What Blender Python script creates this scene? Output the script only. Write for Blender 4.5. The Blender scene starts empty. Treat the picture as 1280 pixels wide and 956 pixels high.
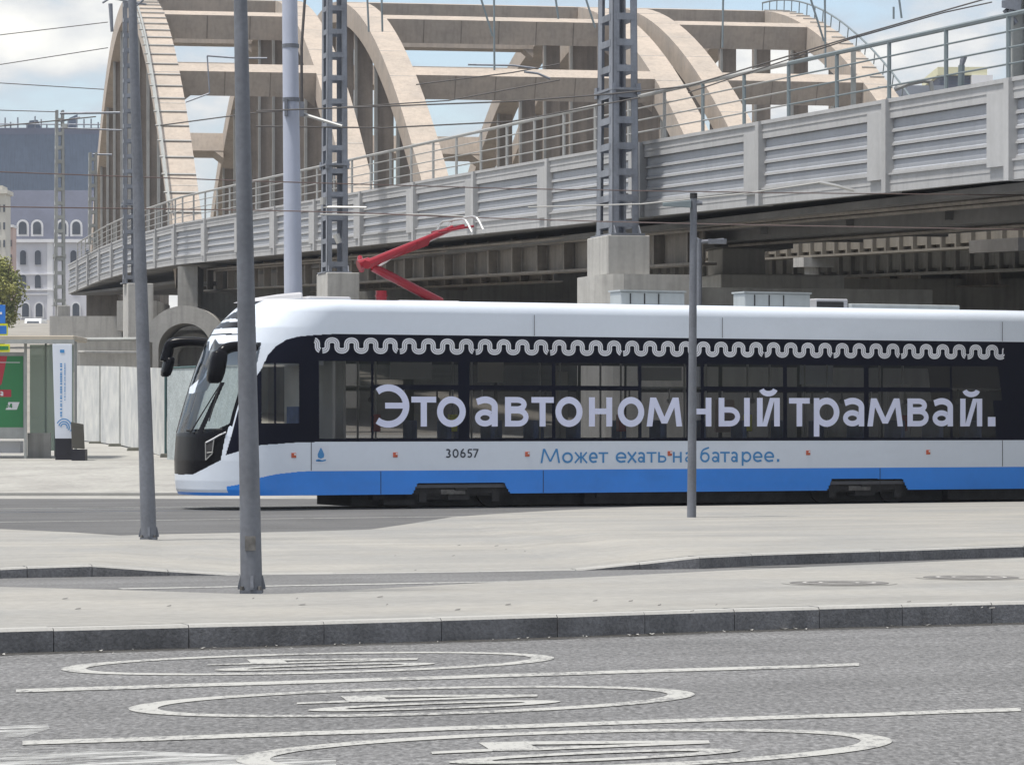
import bpy, math, random
from mathutils import Vector

# ------------------------------------------------------------------ camera, world, sun
scene = bpy.context.scene
random.seed(7)
F = 4200.0            # focal length in pixels of a 1280 wide frame
HZ = 530.0            # horizon row
CZ = 1.45             # eye height
cam_data = bpy.data.cameras.new("camera")
cam = bpy.data.objects.new("camera", cam_data)
scene.collection.objects.link(cam)
cam.location = (0, 0, CZ)
cam.rotation_euler = (math.radians(90), 0, 0)
cam_data.sensor_width = 36.0
cam_data.lens = 36.0 * F / 1280.0
cam_data.shift_y = (HZ - 478.0) / 1280.0
cam_data.clip_start = 0.5
cam_data.clip_end = 20000
scene.camera = cam
scene.render.resolution_x, scene.render.resolution_y = 1024, 764

SUN = Vector((-0.30, -0.13, 0.94)).normalized()
world = bpy.data.worlds.new("World")
scene.world = world
world.use_nodes = True
wn, wl = world.node_tree.nodes, world.node_tree.links
bg = wn["Background"]
sky = wn.new("ShaderNodeTexSky")
sky.sky_type = 'NISHITA'
sky.sun_disc = False
sky.sun_elevation = math.asin(SUN.z)
sky.sun_rotation = math.atan2(SUN.x, SUN.y)
sky.air_density = 1.0
sky.dust_density = 1.2
tc = wn.new("ShaderNodeTexCoord")
mp = wn.new("ShaderNodeMapping")
mp.inputs['Scale'].default_value = (1.0, 1.0, 2.3)
mp.inputs['Location'].default_value = (0.37, 0.2, 0.12)
cn = wn.new("ShaderNodeTexNoise")
cn.inputs['Scale'].default_value = 13.0
cn.inputs['Detail'].default_value = 7.0
cn.inputs['Roughness'].default_value = 0.52
cr = wn.new("ShaderNodeValToRGB")
cr.color_ramp.elements[0].position = 0.40
cr.color_ramp.elements[0].color = (0.20, 0.20, 0.20, 1)
cr.color_ramp.elements[1].position = 0.54
cr.color_ramp.elements[1].color = (0.96, 0.96, 0.96, 1)
cmix = wn.new("ShaderNodeMixRGB")
ccol = wn.new("ShaderNodeValToRGB")
ccol.color_ramp.elements[0].position = 0.46
ccol.color_ramp.elements[0].color = (3.1, 3.3, 3.65, 1)
ccol.color_ramp.elements[1].position = 0.66
ccol.color_ramp.elements[1].color = (6.4, 6.25, 5.8, 1)
wl.new(cn.outputs['Fac'], ccol.inputs['Fac'])
wl.new(ccol.outputs['Color'], cmix.inputs['Color2'])
wl.new(tc.outputs['Generated'], mp.inputs['Vector'])
wl.new(mp.outputs['Vector'], cn.inputs['Vector'])
wl.new(cn.outputs['Fac'], cr.inputs['Fac'])
wl.new(cr.outputs['Color'], cmix.inputs['Fac'])
wl.new(sky.outputs['Color'], cmix.inputs['Color1'])
wl.new(cmix.outputs['Color'], bg.inputs['Color'])
bg.inputs['Strength'].default_value = 0.10

sun_data = bpy.data.lights.new("sun", 'SUN')
sun = bpy.data.objects.new("sun", sun_data)
scene.collection.objects.link(sun)
sun.rotation_euler = SUN.to_track_quat('Z', 'Y').to_euler()
sun_data.energy = 2.75
sun_data.angle = math.radians(7.0)
sun_data.color = (1.0, 0.955, 0.88)

scene.view_settings.view_transform = 'Standard'
scene.view_settings.look = 'None'
scene.view_settings.exposure = 0.90
scene.view_settings.gamma = 1.0
scene.view_settings.use_curve_mapping = False
scene.cycles.max_bounces = 8
scene.cycles.transparent_max_bounces = 24

# ------------------------------------------------------------------ pixel survey helpers (photo pixels -> metres)
def P(x, y, D):
    return Vector(((x - 640) / F * D, D, CZ + (HZ - y) / F * D))

def G(x, y, z=0.0):
    D = (CZ - z) * F / (y - HZ)
    return Vector(((x - 640) / F * D, D, z))

# ------------------------------------------------------------------ materials
def mat(name, col, rough=0.8, var=0.12, scale=2.0, fine=0.0, fscale=60.0, streak=0.0, bump=0.0, bscale=60.0,
        metal=0.0, spec=0.5, tint=None, coat=0.0, rnd=0.0, stretch=0.0, grime=0.0):
    m = bpy.data.materials.new(name)
    m.use_nodes = True
    nt = m.node_tree
    b = nt.nodes['Principled BSDF']
    b.inputs['Roughness'].default_value = rough
    b.inputs['Metallic'].default_value = metal
    b.inputs['Specular IOR Level'].default_value = spec
    b.inputs['Coat Weight'].default_value = coat
    geo = nt.nodes.new('ShaderNodeNewGeometry')
    def noise(sc, det, mapping=None):
        n = nt.nodes.new('ShaderNodeTexNoise')
        n.inputs['Scale'].default_value = sc
        n.inputs['Detail'].default_value = det
        if mapping:
            mpn = nt.nodes.new('ShaderNodeMapping')
            mpn.inputs['Scale'].default_value = mapping
            nt.links.new(geo.outputs['Position'], mpn.inputs['Vector'])
            nt.links.new(mpn.outputs['Vector'], n.inputs['Vector'])
        else:
            nt.links.new(geo.outputs['Position'], n.inputs['Vector'])
        return n
    def ramp(n, lo, hi, a, c):
        r = nt.nodes.new('ShaderNodeMapRange')
        r.inputs['From Min'].default_value = lo
        r.inputs['From Max'].default_value = hi
        r.inputs['To Min'].default_value = a
        r.inputs['To Max'].default_value = c
        nt.links.new(n.outputs['Fac'], r.inputs['Value'])
        return r
    mx = nt.nodes.new('ShaderNodeMixRGB')
    c2 = tint if tint else col
    mx.inputs['Color1'].default_value = (col[0] * (1 - var), col[1] * (1 - var), col[2] * (1 - var), 1)
    mx.inputs['Color2'].default_value = (min(1, c2[0] * (1 + var)), min(1, c2[1] * (1 + var)), min(1, c2[2] * (1 + var)), 1)
    r0 = ramp(noise(scale, 5.0), 0.32, 0.68, 0, 1)
    nt.links.new(r0.outputs['Result'], mx.inputs['Fac'])
    out = mx.outputs['Color']
    def mul(out, r):
        v = nt.nodes.new('ShaderNodeVectorMath')
        v.operation = 'SCALE'
        nt.links.new(out, v.inputs[0])
        nt.links.new(r.outputs['Result'], v.inputs['Scale'])
        return v.outputs['Vector']
    if fine:
        out = mul(out, ramp(noise(fscale, 3.0), 0.3, 0.7, 1 - fine, 1 + fine))
    if streak:
        out = mul(out, ramp(noise(3.0, 4.0, (1.6, 1.6, 0.12)), 0.45, 0.72, 1.0, 1 - streak))
    if stretch:          # stains drawn out along the street
        rot = nt.nodes.new('ShaderNodeMapping'); rot.inputs['Rotation'].default_value = (0, 0, -math.radians(24.2))
        sc2 = nt.nodes.new('ShaderNodeMapping'); sc2.inputs['Scale'].default_value = (0.12, 0.75, 1.0)
        nt.links.new(geo.outputs['Position'], rot.inputs['Vector']); nt.links.new(rot.outputs['Vector'], sc2.inputs['Vector'])
        ns_ = nt.nodes.new('ShaderNodeTexNoise'); ns_.inputs['Scale'].default_value = 1.6; ns_.inputs['Detail'].default_value = 7.0; ns_.inputs['Roughness'].default_value = 0.65
        nt.links.new(sc2.outputs['Vector'], ns_.inputs['Vector'])
        out = mul(out, ramp(ns_, 0.3, 0.7, 1 - stretch, 1 + stretch))
    if rnd:
        oi = nt.nodes.new('ShaderNodeObjectInfo')
        rr0 = nt.nodes.new('ShaderNodeMapRange'); rr0.inputs['To Min'].default_value = 1 - rnd; rr0.inputs['To Max'].default_value = 1 + rnd * .6
        nt.links.new(oi.outputs['Random'], rr0.inputs['Value'])
        out = mul(out, rr0)
    if grime:            # splashed dirt in blotches
        out = mul(out, ramp(noise(1.1, 8.0, (1.0, 1.0, 2.2)), 0.50, 0.75, 1.0, 1 - grime))
    nt.links.new(out, b.inputs['Base Color'])
    if bump:
        bp = nt.nodes.new('ShaderNodeBump')
        bp.inputs['Strength'].default_value = bump
        bp.inputs['Distance'].default_value = 0.02
        nt.links.new(noise(bscale, 3.0).outputs['Fac'], bp.inputs['Height'])
        nt.links.new(bp.outputs['Normal'], b.inputs['Normal'])
    return m

def glass(name, tint, ior=1.42, opac=0.0, dark=(0.01, 0.012, 0.016)):
    m = bpy.data.materials.new(name)
    m.use_nodes = True
    nt = m.node_tree
    for n in list(nt.nodes):
        nt.nodes.remove(n)
    o = nt.nodes.new('ShaderNodeOutputMaterial')
    t = nt.nodes.new('ShaderNodeBsdfTransparent')
    t.inputs['Color'].default_value = (*tint, 1)
    g = nt.nodes.new('ShaderNodeBsdfGlossy')
    g.inputs['Roughness'].default_value = 0.02
    g.inputs['Color'].default_value = (0.9, 0.92, 0.95, 1)
    d = nt.nodes.new('ShaderNodeBsdfDiffuse')
    d.inputs['Color'].default_value = (*dark, 1)
    lw = nt.nodes.new('ShaderNodeFresnel')
    lw.inputs['IOR'].default_value = ior
    a = nt.nodes.new('ShaderNodeMixShader')
    a.inputs['Fac'].default_value = opac
    b = nt.nodes.new('ShaderNodeMixShader')
    nt.links.new(t.outputs[0], a.inputs[1])
    nt.links.new(d.outputs[0], a.inputs[2])
    nt.links.new(lw.outputs[0], b.inputs['Fac'])
    nt.links.new(a.outputs[0], b.inputs[1])
    nt.links.new(g.outputs[0], b.inputs[2])
    nt.links.new(b.outputs[0], o.inputs['Surface'])
    return m

def asphalt(name, base, speck):
    m = bpy.data.materials.new(name)
    m.use_nodes = True
    nt = m.node_tree
    L = nt.links.new
    b = nt.nodes['Principled BSDF']
    b.inputs['Roughness'].default_value = 0.9
    b.inputs['Specular IOR Level'].default_value = 0.3
    geo = nt.nodes.new('ShaderNodeNewGeometry')
    mpn = nt.nodes.new('ShaderNodeMapping')
    mpn.inputs['Scale'].default_value = (1.0, 0.45, 1.0)
    L(geo.outputs['Position'], mpn.inputs['Vector'])
    n1 = nt.nodes.new('ShaderNodeTexNoise'); n1.inputs['Scale'].default_value = 30.0; n1.inputs['Detail'].default_value = 4.0; n1.inputs['Roughness'].default_value = 0.75
    n2 = nt.nodes.new('ShaderNodeTexNoise'); n2.inputs['Scale'].default_value = 0.5; n2.inputs['Detail'].default_value = 4.0
    n3 = nt.nodes.new('ShaderNodeTexVoronoi'); n3.inputs['Scale'].default_value = 48.0
    L(mpn.outputs[0], n1.inputs['Vector']); L(geo.outputs['Position'], n2.inputs['Vector']); L(mpn.outputs[0], n3.inputs['Vector'])
    r1 = nt.nodes.new('ShaderNodeValToRGB')
    lo, hi = [c * (1 - speck) for c in base], [c * (1 + speck) for c in base]
    r1.color_ramp.elements[0].position = 0.36; r1.color_ramp.elements[0].color = (*lo, 1)
    r1.color_ramp.elements[1].position = 0.64; r1.color_ramp.elements[1].color = (*hi, 1)
    L(n1.outputs['Fac'], r1.inputs['Fac'])
    mr = nt.nodes.new('ShaderNodeMapRange')
    mr.inputs['From Min'].default_value = 0.3; mr.inputs['From Max'].default_value = 0.7
    mr.inputs['To Min'].default_value = 0.88; mr.inputs['To Max'].default_value = 1.12
    L(n2.outputs['Fac'], mr.inputs['Value'])
    sep = nt.nodes.new('ShaderNodeMapRange')
    sep.inputs['To Min'].default_value = 1 - speck * 0.5; sep.inputs['To Max'].default_value = 1 + speck * 0.5
    cs = nt.nodes.new('ShaderNodeSeparateColor')
    L(n3.outputs['Color'], cs.inputs[0]); L(cs.outputs[0], sep.inputs['Value'])
    rot = nt.nodes.new('ShaderNodeMapping'); rot.inputs['Rotation'].default_value = (0, 0, -math.radians(24.2))
    sc2 = nt.nodes.new('ShaderNodeMapping'); sc2.inputs['Scale'].default_value = (0.05, 0.9, 1.0)
    L(geo.outputs['Position'], rot.inputs['Vector']); L(rot.outputs['Vector'], sc2.inputs['Vector'])
    n4 = nt.nodes.new('ShaderNodeTexNoise'); n4.inputs['Scale'].default_value = 1.3; n4.inputs['Detail'].default_value = 5.0
    L(sc2.outputs['Vector'], n4.inputs['Vector'])
    m4 = nt.nodes.new('ShaderNodeMapRange'); m4.inputs['From Min'].default_value = 0.3; m4.inputs['From Max'].default_value = 0.7
    m4.inputs['To Min'].default_value = 0.82; m4.inputs['To Max'].default_value = 1.14
    L(n4.outputs['Fac'], m4.inputs['Value'])
    v0 = nt.nodes.new('ShaderNodeVectorMath'); v0.operation = 'SCALE'
    L(r1.outputs[0], v0.inputs[0]); L(m4.outputs[0], v0.inputs['Scale'])
    v1 = nt.nodes.new('ShaderNodeVectorMath'); v1.operation = 'SCALE'
    v2 = nt.nodes.new('ShaderNodeVectorMath'); v2.operation = 'SCALE'
    L(v0.outputs[0], v1.inputs[0]); L(mr.outputs[0], v1.inputs['Scale'])
    L(v1.outputs[0], v2.inputs[0]); L(sep.outputs[0], v2.inputs['Scale'])
    L(v2.outputs[0], b.inputs['Base Color'])
    bp = nt.nodes.new('ShaderNodeBump'); bp.inputs['Strength'].default_value = 0.5; bp.inputs['Distance'].default_value = 0.01
    L(n1.outputs['Fac'], bp.inputs['Height']); L(bp.outputs['Normal'], b.inputs['Normal'])
    return m

def smear(name, paint, lo=0.47, hi=0.66, top=0.85):
    m = bpy.data.materials.new(name)
    m.use_nodes = True
    nt = m.node_tree; L = nt.links.new
    b = nt.nodes['Principled BSDF']; b.inputs['Roughness'].default_value = 0.9; b.inputs['Base Color'].default_value = (*paint, 1)
    geo = nt.nodes.new('ShaderNodeNewGeometry')
    rot = nt.nodes.new('ShaderNodeMapping'); rot.inputs['Rotation'].default_value = (0, 0, -math.radians(24.2))
    sc2 = nt.nodes.new('ShaderNodeMapping'); sc2.inputs['Scale'].default_value = (0.6, 2.4, 1.0)
    L(geo.outputs['Position'], rot.inputs['Vector']); L(rot.outputs['Vector'], sc2.inputs['Vector'])
    n = nt.nodes.new('ShaderNodeTexNoise'); n.inputs['Scale'].default_value = 3.0; n.inputs['Detail'].default_value = 12.0; n.inputs['Roughness'].default_value = 0.72
    L(sc2.outputs['Vector'], n.inputs['Vector'])
    r = nt.nodes.new('ShaderNodeMapRange'); r.inputs['From Min'].default_value = lo; r.inputs['From Max'].default_value = hi; r.inputs['To Max'].default_value = top
    L(n.outputs['Fac'], r.inputs['Value'])
    L(r.outputs['Result'], b.inputs['Alpha'])
    return m

def worn(name, paint, under, lo, hi):
    m = bpy.data.materials.new(name)
    m.use_nodes = True
    nt = m.node_tree; L = nt.links.new
    b = nt.nodes['Principled BSDF']; b.inputs['Roughness'].default_value = 0.85; b.inputs['Specular IOR Level'].default_value = 0.3
    geo = nt.nodes.new('ShaderNodeNewGeometry')
    mpn = nt.nodes.new('ShaderNodeMapping'); mpn.inputs['Scale'].default_value = (1.0, 0.4, 1.0)
    L(geo.outputs['Position'], mpn.inputs['Vector'])
    n = nt.nodes.new('ShaderNodeTexNoise'); n.inputs['Scale'].default_value = 22.0; n.inputs['Detail'].default_value = 6.0; n.inputs['Roughness'].default_value = 0.8
    L(mpn.outputs[0], n.inputs['Vector'])
    n2 = nt.nodes.new('ShaderNodeTexNoise'); n2.inputs['Scale'].default_value = 1.4; n2.inputs['Detail'].default_value = 3.0
    L(geo.outputs['Position'], n2.inputs['Vector'])
    a = nt.nodes.new('ShaderNodeMath'); a.operation = 'MULTIPLY_ADD'; a.inputs[1].default_value = 0.45; 
    L(n2.outputs['Fac'], a.inputs[0]); L(n.outputs['Fac'], a.inputs[2])
    r = nt.nodes.new('ShaderNodeMapRange'); r.inputs['From Min'].default_value = lo + .18; r.inputs['From Max'].default_value = hi + .18
    L(a.outputs[0], r.inputs['Value'])
    mx = nt.nodes.new('ShaderNodeMixRGB'); mx.inputs['Color1'].default_value = (*under, 1); mx.inputs['Color2'].default_value = (*paint, 1)
    L(r.outputs['Result'], mx.inputs['Fac']); L(mx.outputs[0], b.inputs['Base Color'])
    return m

MT = {
    'asphalt': asphalt('asphalt', (0.136, 0.136, 0.138), 0.40),
    'lane_asphalt': asphalt('lane_asphalt', (0.135, 0.135, 0.136), 0.22),
    'track_asphalt': asphalt('track_asphalt', (0.105, 0.105, 0.106), 0.15),
    'paint': worn('road_paint', (0.365, 0.365, 0.35), (0.16, 0.16, 0.16), 0.41, 0.56),
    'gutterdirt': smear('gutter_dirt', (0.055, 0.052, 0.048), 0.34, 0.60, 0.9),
    'wornpaint': smear('worn_road_paint', (0.42, 0.425, 0.42), 0.42, 0.60, 0.95),
    'concrete': mat('pavement_concrete', (0.246, 0.245, 0.236), 0.9, 0.08, 0.4, 0.08, 11.0, tint=(0.262, 0.252, 0.230), stretch=0.12, grime=0.10),
    'sand': mat('dusty_paving', (0.280, 0.272, 0.255), 0.95, 0.10, 0.8, 0.10, 7.0, tint=(0.29, 0.285, 0.265), stretch=0.12),
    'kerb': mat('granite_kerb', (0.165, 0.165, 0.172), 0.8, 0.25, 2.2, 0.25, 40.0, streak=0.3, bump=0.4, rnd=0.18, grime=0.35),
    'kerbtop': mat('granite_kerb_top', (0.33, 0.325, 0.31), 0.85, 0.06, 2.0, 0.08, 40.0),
    'rib': mat('arch_concrete', (0.385, 0.335, 0.288), 0.9, 0.06, 0.5, 0.05, 5.0, streak=0.14, tint=(0.41, 0.348, 0.292), grime=0.12),
    'hanger': mat('hanger_concrete', (0.24, 0.205, 0.175), 0.9, 0.14, 0.7, 0.06, 8.0, streak=0.2),
    'fascia': mat('parapet_concrete', (0.375, 0.377, 0.382), 0.85, 0.05, 0.8, 0.04, 8.0, streak=0.09, rnd=0.07, grime=0.07),
    'slat': mat('acoustic_panel', (0.325, 0.34, 0.37), 0.6, 0.05, 0.8, 0.03, 8.0, rnd=0.06, streak=0.05),
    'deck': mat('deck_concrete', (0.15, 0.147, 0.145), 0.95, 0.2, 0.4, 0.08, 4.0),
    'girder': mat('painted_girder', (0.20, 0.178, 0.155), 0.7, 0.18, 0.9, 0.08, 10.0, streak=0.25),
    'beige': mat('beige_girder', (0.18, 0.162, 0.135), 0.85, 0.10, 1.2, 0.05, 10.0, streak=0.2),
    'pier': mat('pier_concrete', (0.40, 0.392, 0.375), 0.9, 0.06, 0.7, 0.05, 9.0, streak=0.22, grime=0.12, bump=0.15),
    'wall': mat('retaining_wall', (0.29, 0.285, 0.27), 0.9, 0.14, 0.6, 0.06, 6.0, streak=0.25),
    'steel': mat('galvanised_steel', (0.215, 0.23, 0.265), 0.55, 0.16, 1.5, 0.08, 14.0, metal=0.35, streak=0.2),
    'palesteel': mat('weathered_steel', (0.33, 0.34, 0.33), 0.6, 0.12, 1.0, 0.06, 9.0, metal=0.2),
    'rail': mat('railing_steel', (0.34, 0.34, 0.33), 0.55, 0.1, 1.5, metal=0.3),
    'railgrey': mat('railing_post_grey', (0.18, 0.215, 0.23), 0.55, 0.1, 1.5, metal=0.3),
    'pole': mat('grey_pole', (0.150, 0.160, 0.185), 0.5, 0.10, 2.5, 0.10, 24.0, streak=0.25, grime=0.15, metal=0.15),
    'palepole': mat('pale_pole', (0.40, 0.43, 0.52), 0.45, 0.05, 2.0, streak=0.1),
    'dark': mat('black_rubber', (0.015, 0.015, 0.017), 0.7, 0.15, 4.0),
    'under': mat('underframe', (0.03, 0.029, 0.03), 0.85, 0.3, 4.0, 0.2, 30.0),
    'wire': mat('wire_dark', (0.06, 0.055, 0.055), 0.6, 0.1, 3.0),
    'copper': mat('contact_wire', (0.15, 0.11, 0.10), 0.5, 0.1, 3.0, metal=0.4),
    'white': mat('tram_white', (0.63, 0.685, 0.77), 0.3, 0.02, 0.7, 0.012, 12.0, coat=0.5, grime=0.05),
    'blue': mat('tram_blue', (0.010, 0.215, 0.74), 0.3, 0.05, 0.8, 0.02, 10.0, coat=0.4, grime=0.10),
    'black': mat('tram_black', (0.006, 0.007, 0.016), 0.25, 0.1, 1.0, spec=0.07),
    'mask': mat('tram_mask', (0.006, 0.006, 0.008), 0.22, 0.2, 3.0, spec=0.10),
    'lavender': mat('vinyl_letter', (0.68, 0.71, 0.90), 0.5, 0.03, 1.0),
    'bluevinyl': mat('blue_vinyl', (0.05, 0.23, 0.50), 0.5, 0.04, 1.0),
    'navy': mat('number_vinyl', (0.03, 0.04, 0.06), 0.5, 0.04, 1.0),
    'ornament': mat('ornament_vinyl', (0.70, 0.71, 0.76), 0.5, 0.10, 2.0),
    'red': mat('panto_red', (0.22, 0.004, 0.014), 0.3, 0.1, 2.0, 0.05, 20.0),
    'reflector': mat('reflector_orange', (0.48, 0.09, 0.04), 0.3, 0.2, 30.0),
    'roofbox': mat('roof_box', (0.33, 0.355, 0.36), 0.6, 0.06, 1.0, streak=0.15),
    'greybox': mat('roof_fairing', (0.40, 0.40, 0.42), 0.6, 0.06, 2.0),
    'seat': mat('seat_fabric', (0.06, 0.10, 0.22), 0.8, 0.2, 6.0),
    'interior': mat('interior_panel', (0.55, 0.54, 0.52), 0.7, 0.08, 2.0),
    'floor': mat('tram_floor', (0.10, 0.10, 0.11), 0.8, 0.1, 3.0),
    'yellow': mat('handrail_yellow', (0.55, 0.40, 0.05), 0.4, 0.05, 2.0),
    'shiny': mat('contact_shoe', (0.50, 0.50, 0.49), 0.35, 0.05, 2.0, metal=0.6),
    'facade': mat('facade_lilac', (0.52, 0.52, 0.56), 0.9, 0.05, 0.4),
    'slate': mat('slate_roof', (0.105, 0.115, 0.16), 0.8, 0.10, 0.3, 0.05, 2.0),
    'netting': mat('scaffold_netting', (0.095, 0.125, 0.18), 0.9, 0.16, 0.10, 0.08, 1.0, streak=0.2),
    'trim': mat('white_trim', (0.66, 0.66, 0.68), 0.8, 0.04, 1.0),
    'darkpane': mat('window_dark', (0.06, 0.07, 0.09), 0.2, 0.2, 0.5),
    'beigewall': mat('beige_facade', (0.52, 0.50, 0.45), 0.9, 0.08, 0.3),
    'pinkwall': mat('pink_facade', (0.50, 0.37, 0.33), 0.9, 0.08, 0.3),
    'yellowwall': mat('yellow_cladding', (0.58, 0.56, 0.38), 0.8, 0.05, 0.3),
    'fence': mat('hoarding_sheet', (0.44, 0.455, 0.465), 0.65, 0.12, 1.6, 0.04, 7.0, tint=(0.52, 0.52, 0.50)),
    'mesh': mat('mesh_panel', (0.36, 0.40, 0.41), 0.7, 0.1, 3.0, 0.25, 22.0),
    'greenpost': mat('green_post', (0.04, 0.09, 0.09), 0.6, 0.1, 3.0),
    'block': mat('concrete_foot', (0.10, 0.10, 0.085), 0.95, 0.2, 4.0),
    'adgreen': mat('poster_green', (0.03, 0.20, 0.07), 0.4, 0.05, 2.0),
    'adred': mat('poster_red', (0.42, 0.03, 0.05), 0.4, 0.05, 2.0),
    'stele': mat('stele_white', (0.62, 0.66, 0.74), 0.4, 0.03, 1.0),
    'bin': mat('bin_bronze', (0.085, 0.08, 0.07), 0.5, 0.1, 2.0, metal=0.3),
    'binblack': mat('bin_black', (0.012, 0.012, 0.02), 0.5, 0.1, 2.0),
    'shelterroof': mat('shelter_roof', (0.42, 0.37, 0.30), 0.7, 0.06, 1.5),
    'signblue': mat('sign_blue', (0.02, 0.16, 0.55), 0.4, 0.04, 1.0),
    'signyellow': mat('sign_yellow', (0.72, 0.72, 0.03), 0.4, 0.04, 1.0),
    'leaf': mat('leaf_green', (0.13, 0.165, 0.045), 0.8, 0.25, 0.7, tint=(0.34, 0.33, 0.09)),
    'bark': mat('bark', (0.10, 0.075, 0.05), 0.9, 0.2, 3.0),
    'ground': mat('far_ground', (0.24, 0.225, 0.20), 0.95, 0.15, 0.3, 0.06, 4.0),
    'iron': mat('cast_iron', (0.125, 0.12, 0.115), 0.8, 0.35, 6.0, 0.25, 20.0),
    'carwhite': mat('car_white', (0.70, 0.71, 0.72), 0.3, 0.03, 1.0, coat=0.4),
    'sidingdark': mat('acoustic_wall_dark', (0.22, 0.24, 0.28), 0.8, 0.1, 0.6),
    'windscreen': glass('windscreen_glass', (0.84, 0.87, 0.87), 1.38),
    'pane': glass('tinted_glass', (0.56, 0.56, 0.565), 1.32),
    'cabpane': glass('cab_glass', (0.80, 0.81, 0.80), 1.25),
    'shelterglass': glass('shelter_glass', (0.62, 0.70, 0.66), opac=0.42, dark=(0.42, 0.48, 0.44)),
}

# ------------------------------------------------------------------ object helpers
COL = scene.collection
LOC = {}

def tag(o, label=None, cat=None, group=None, kind=None):
    if label: o['label'] = label
    if cat: o['category'] = cat
    if group: o['group'] = group
    if kind: o['kind'] = kind
    return o

def thing(name, loc, label, cat, group=None):
    o = bpy.data.objects.new(name, None)
    o.empty_display_size = 0.2
    COL.objects.link(o)
    o.location = loc
    LOC[o.name] = Vector(loc)
    return tag(o, label, cat, group)

class MB:
    """collects world-space faces; build() links ONE mesh object"""
    def __init__(s):
        s.v, s.f, s.mi, s.mats = [], [], [], []
    def slot(s, m):
        if m not in s.mats: s.mats.append(m)
        return s.mats.index(m)
    def add(s, vs, fs, m=None):
        o = len(s.v)
        s.v += [tuple(p) for p in vs]
        for f in fs:
            s.f.append([i + o for i in f]); s.mi.append(m)
        return s
    def hexa(s, p, m=None):
        """8 corners: bottom 0-3, top 4-7"""
        return s.add(p, [(3, 2, 1, 0), (4, 5, 6, 7), (0, 1, 5, 4), (1, 2, 6, 5), (2, 3, 7, 6), (3, 0, 4, 7)], m)
    def box(s, x0, x1, y0, y1, z0, z1, m=None):
        return s.hexa([(x0, y0, z0), (x1, y0, z0), (x1, y1, z0), (x0, y1, z0), (x0, y0, z1), (x1, y0, z1), (x1, y1, z1), (x0, y1, z1)], m)
    def fbox(s, fr, a0, a1, b0, b1, c0, c1, m=None):
        return s.hexa([fr(a0, b0, c0), fr(a1, b0, c0), fr(a1, b1, c0), fr(a0, b1, c0), fr(a0, b0, c1), fr(a1, b0, c1), fr(a1, b1, c1), fr(a0, b1, c1)], m)
    def tube(s, p0, p1, r0, r1=None, n=10, cap=True, m=None):
        r1 = r0 if r1 is None else r1
        p0, p1 = Vector(p0), Vector(p1)
        d = (p1 - p0).normalized()
        a = d.orthogonal().normalized(); b = d.cross(a)
        vs = []
        for p, r in ((p0, r0), (p1, r1)):
            for i in range(n):
                t = 2 * math.pi * i / n
                vs.append(p + (a * math.cos(t) + b * math.sin(t)) * r)
        fs = [(i, (i + 1) % n, n + (i + 1) % n, n + i) for i in range(n)]
        if cap: fs += [tuple(range(n - 1, -1, -1)), tuple(range(n, 2 * n))]
        return s.add(vs, fs, m)
    def path(s, pts, r, n=6, m=None):
        for a, b in zip(pts[:-1], pts[1:]): s.tube(a, b, r, r, n, True, m)
        return s
    def sweep(s, pts, rs, n=14, m=None):
        pts = [Vector(p) for p in pts]; N = len(pts); vs = []
        up = Vector((0.13, 0.21, 0.97))
        for i, p in enumerate(pts):
            d = (pts[min(i + 1, N - 1)] - pts[max(i - 1, 0)]).normalized()
            a = d.cross(up); a = a.normalized() if a.length > 1e-4 else d.orthogonal().normalized()
            b = d.cross(a)
            vs += [p + (a * math.cos(2 * math.pi * k / n) + b * math.sin(2 * math.pi * k / n)) * rs[i] for k in range(n)]
        fs = [(i * n + k, i * n + (k + 1) % n, (i + 1) * n + (k + 1) % n, (i + 1) * n + k) for i in range(N - 1) for k in range(n)]
        fs += [tuple(range(n - 1, -1, -1)), tuple(range((N - 1) * n, N * n))]
        return s.add(vs, fs, m)
    def prism(s, loop, off, m=None):
        """loop: points, off: extrusion vector"""
        n = len(loop); off = Vector(off)
        vs = [Vector(p) for p in loop] + [Vector(p) + off for p in loop]
        fs = [tuple(range(n - 1, -1, -1)), tuple(range(n, 2 * n))] + [(i, (i + 1) % n, n + (i + 1) % n, n + i) for i in range(n)]
        return s.add(vs, fs, m)
    def build(s, name, material, parent=None, smooth=False, bevel=0.0, seg=2):
        me = bpy.data.meshes.new(name)
        o = bpy.data.objects.new(name, me)
        COL.objects.link(o)
        off = Vector((0, 0, 0))
        if parent is not None:
            off = LOC.get(parent.name, Vector((0, 0, 0)))
            o.parent = parent
        LOC[o.name] = off.copy()
        me.from_pydata([tuple(Vector(p) - off) for p in s.v], [], s.f)
        me.materials.append(MT[material])
        if any(s.mi):
            ms = [material]
            for i, k in enumerate(s.mi):
                if k:
                    if k not in ms:
                        ms.append(k); me.materials.append(MT[k])
                    me.polygons[i].material_index = ms.index(k)
        me.validate()
        if smooth:
            for p in me.polygons: p.use_smooth = True
        if bevel:
            md = o.modifiers.new('edge', 'BEVEL'); md.width = bevel; md.segments = seg; md.limit_method = 'ANGLE'
        return o

def copy_tree(src, delta, label=None, group=None):
    """copy a thing with its parts and sub-parts, moved by delta"""
    def rec(o, par):
        c = o.copy(); COL.objects.link(c)
        c.parent = par
        if par is None: c.location = o.location + Vector(delta)
        for k in list(o.children): rec(k, c)
        return c
    r = rec(src, None)
    LOC[r.name] = Vector(r.location)
    if label: r['label'] = label
    if group: r['group'] = group
    return r

def outward(o):
    """make a closed mesh's normals consistent"""
    import bmesh
    bm = bmesh.new(); bm.from_mesh(o.data)
    bmesh.ops.recalc_face_normals(bm, faces=bm.faces)
    bm.to_mesh(o.data); bm.free()
    return o

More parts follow.
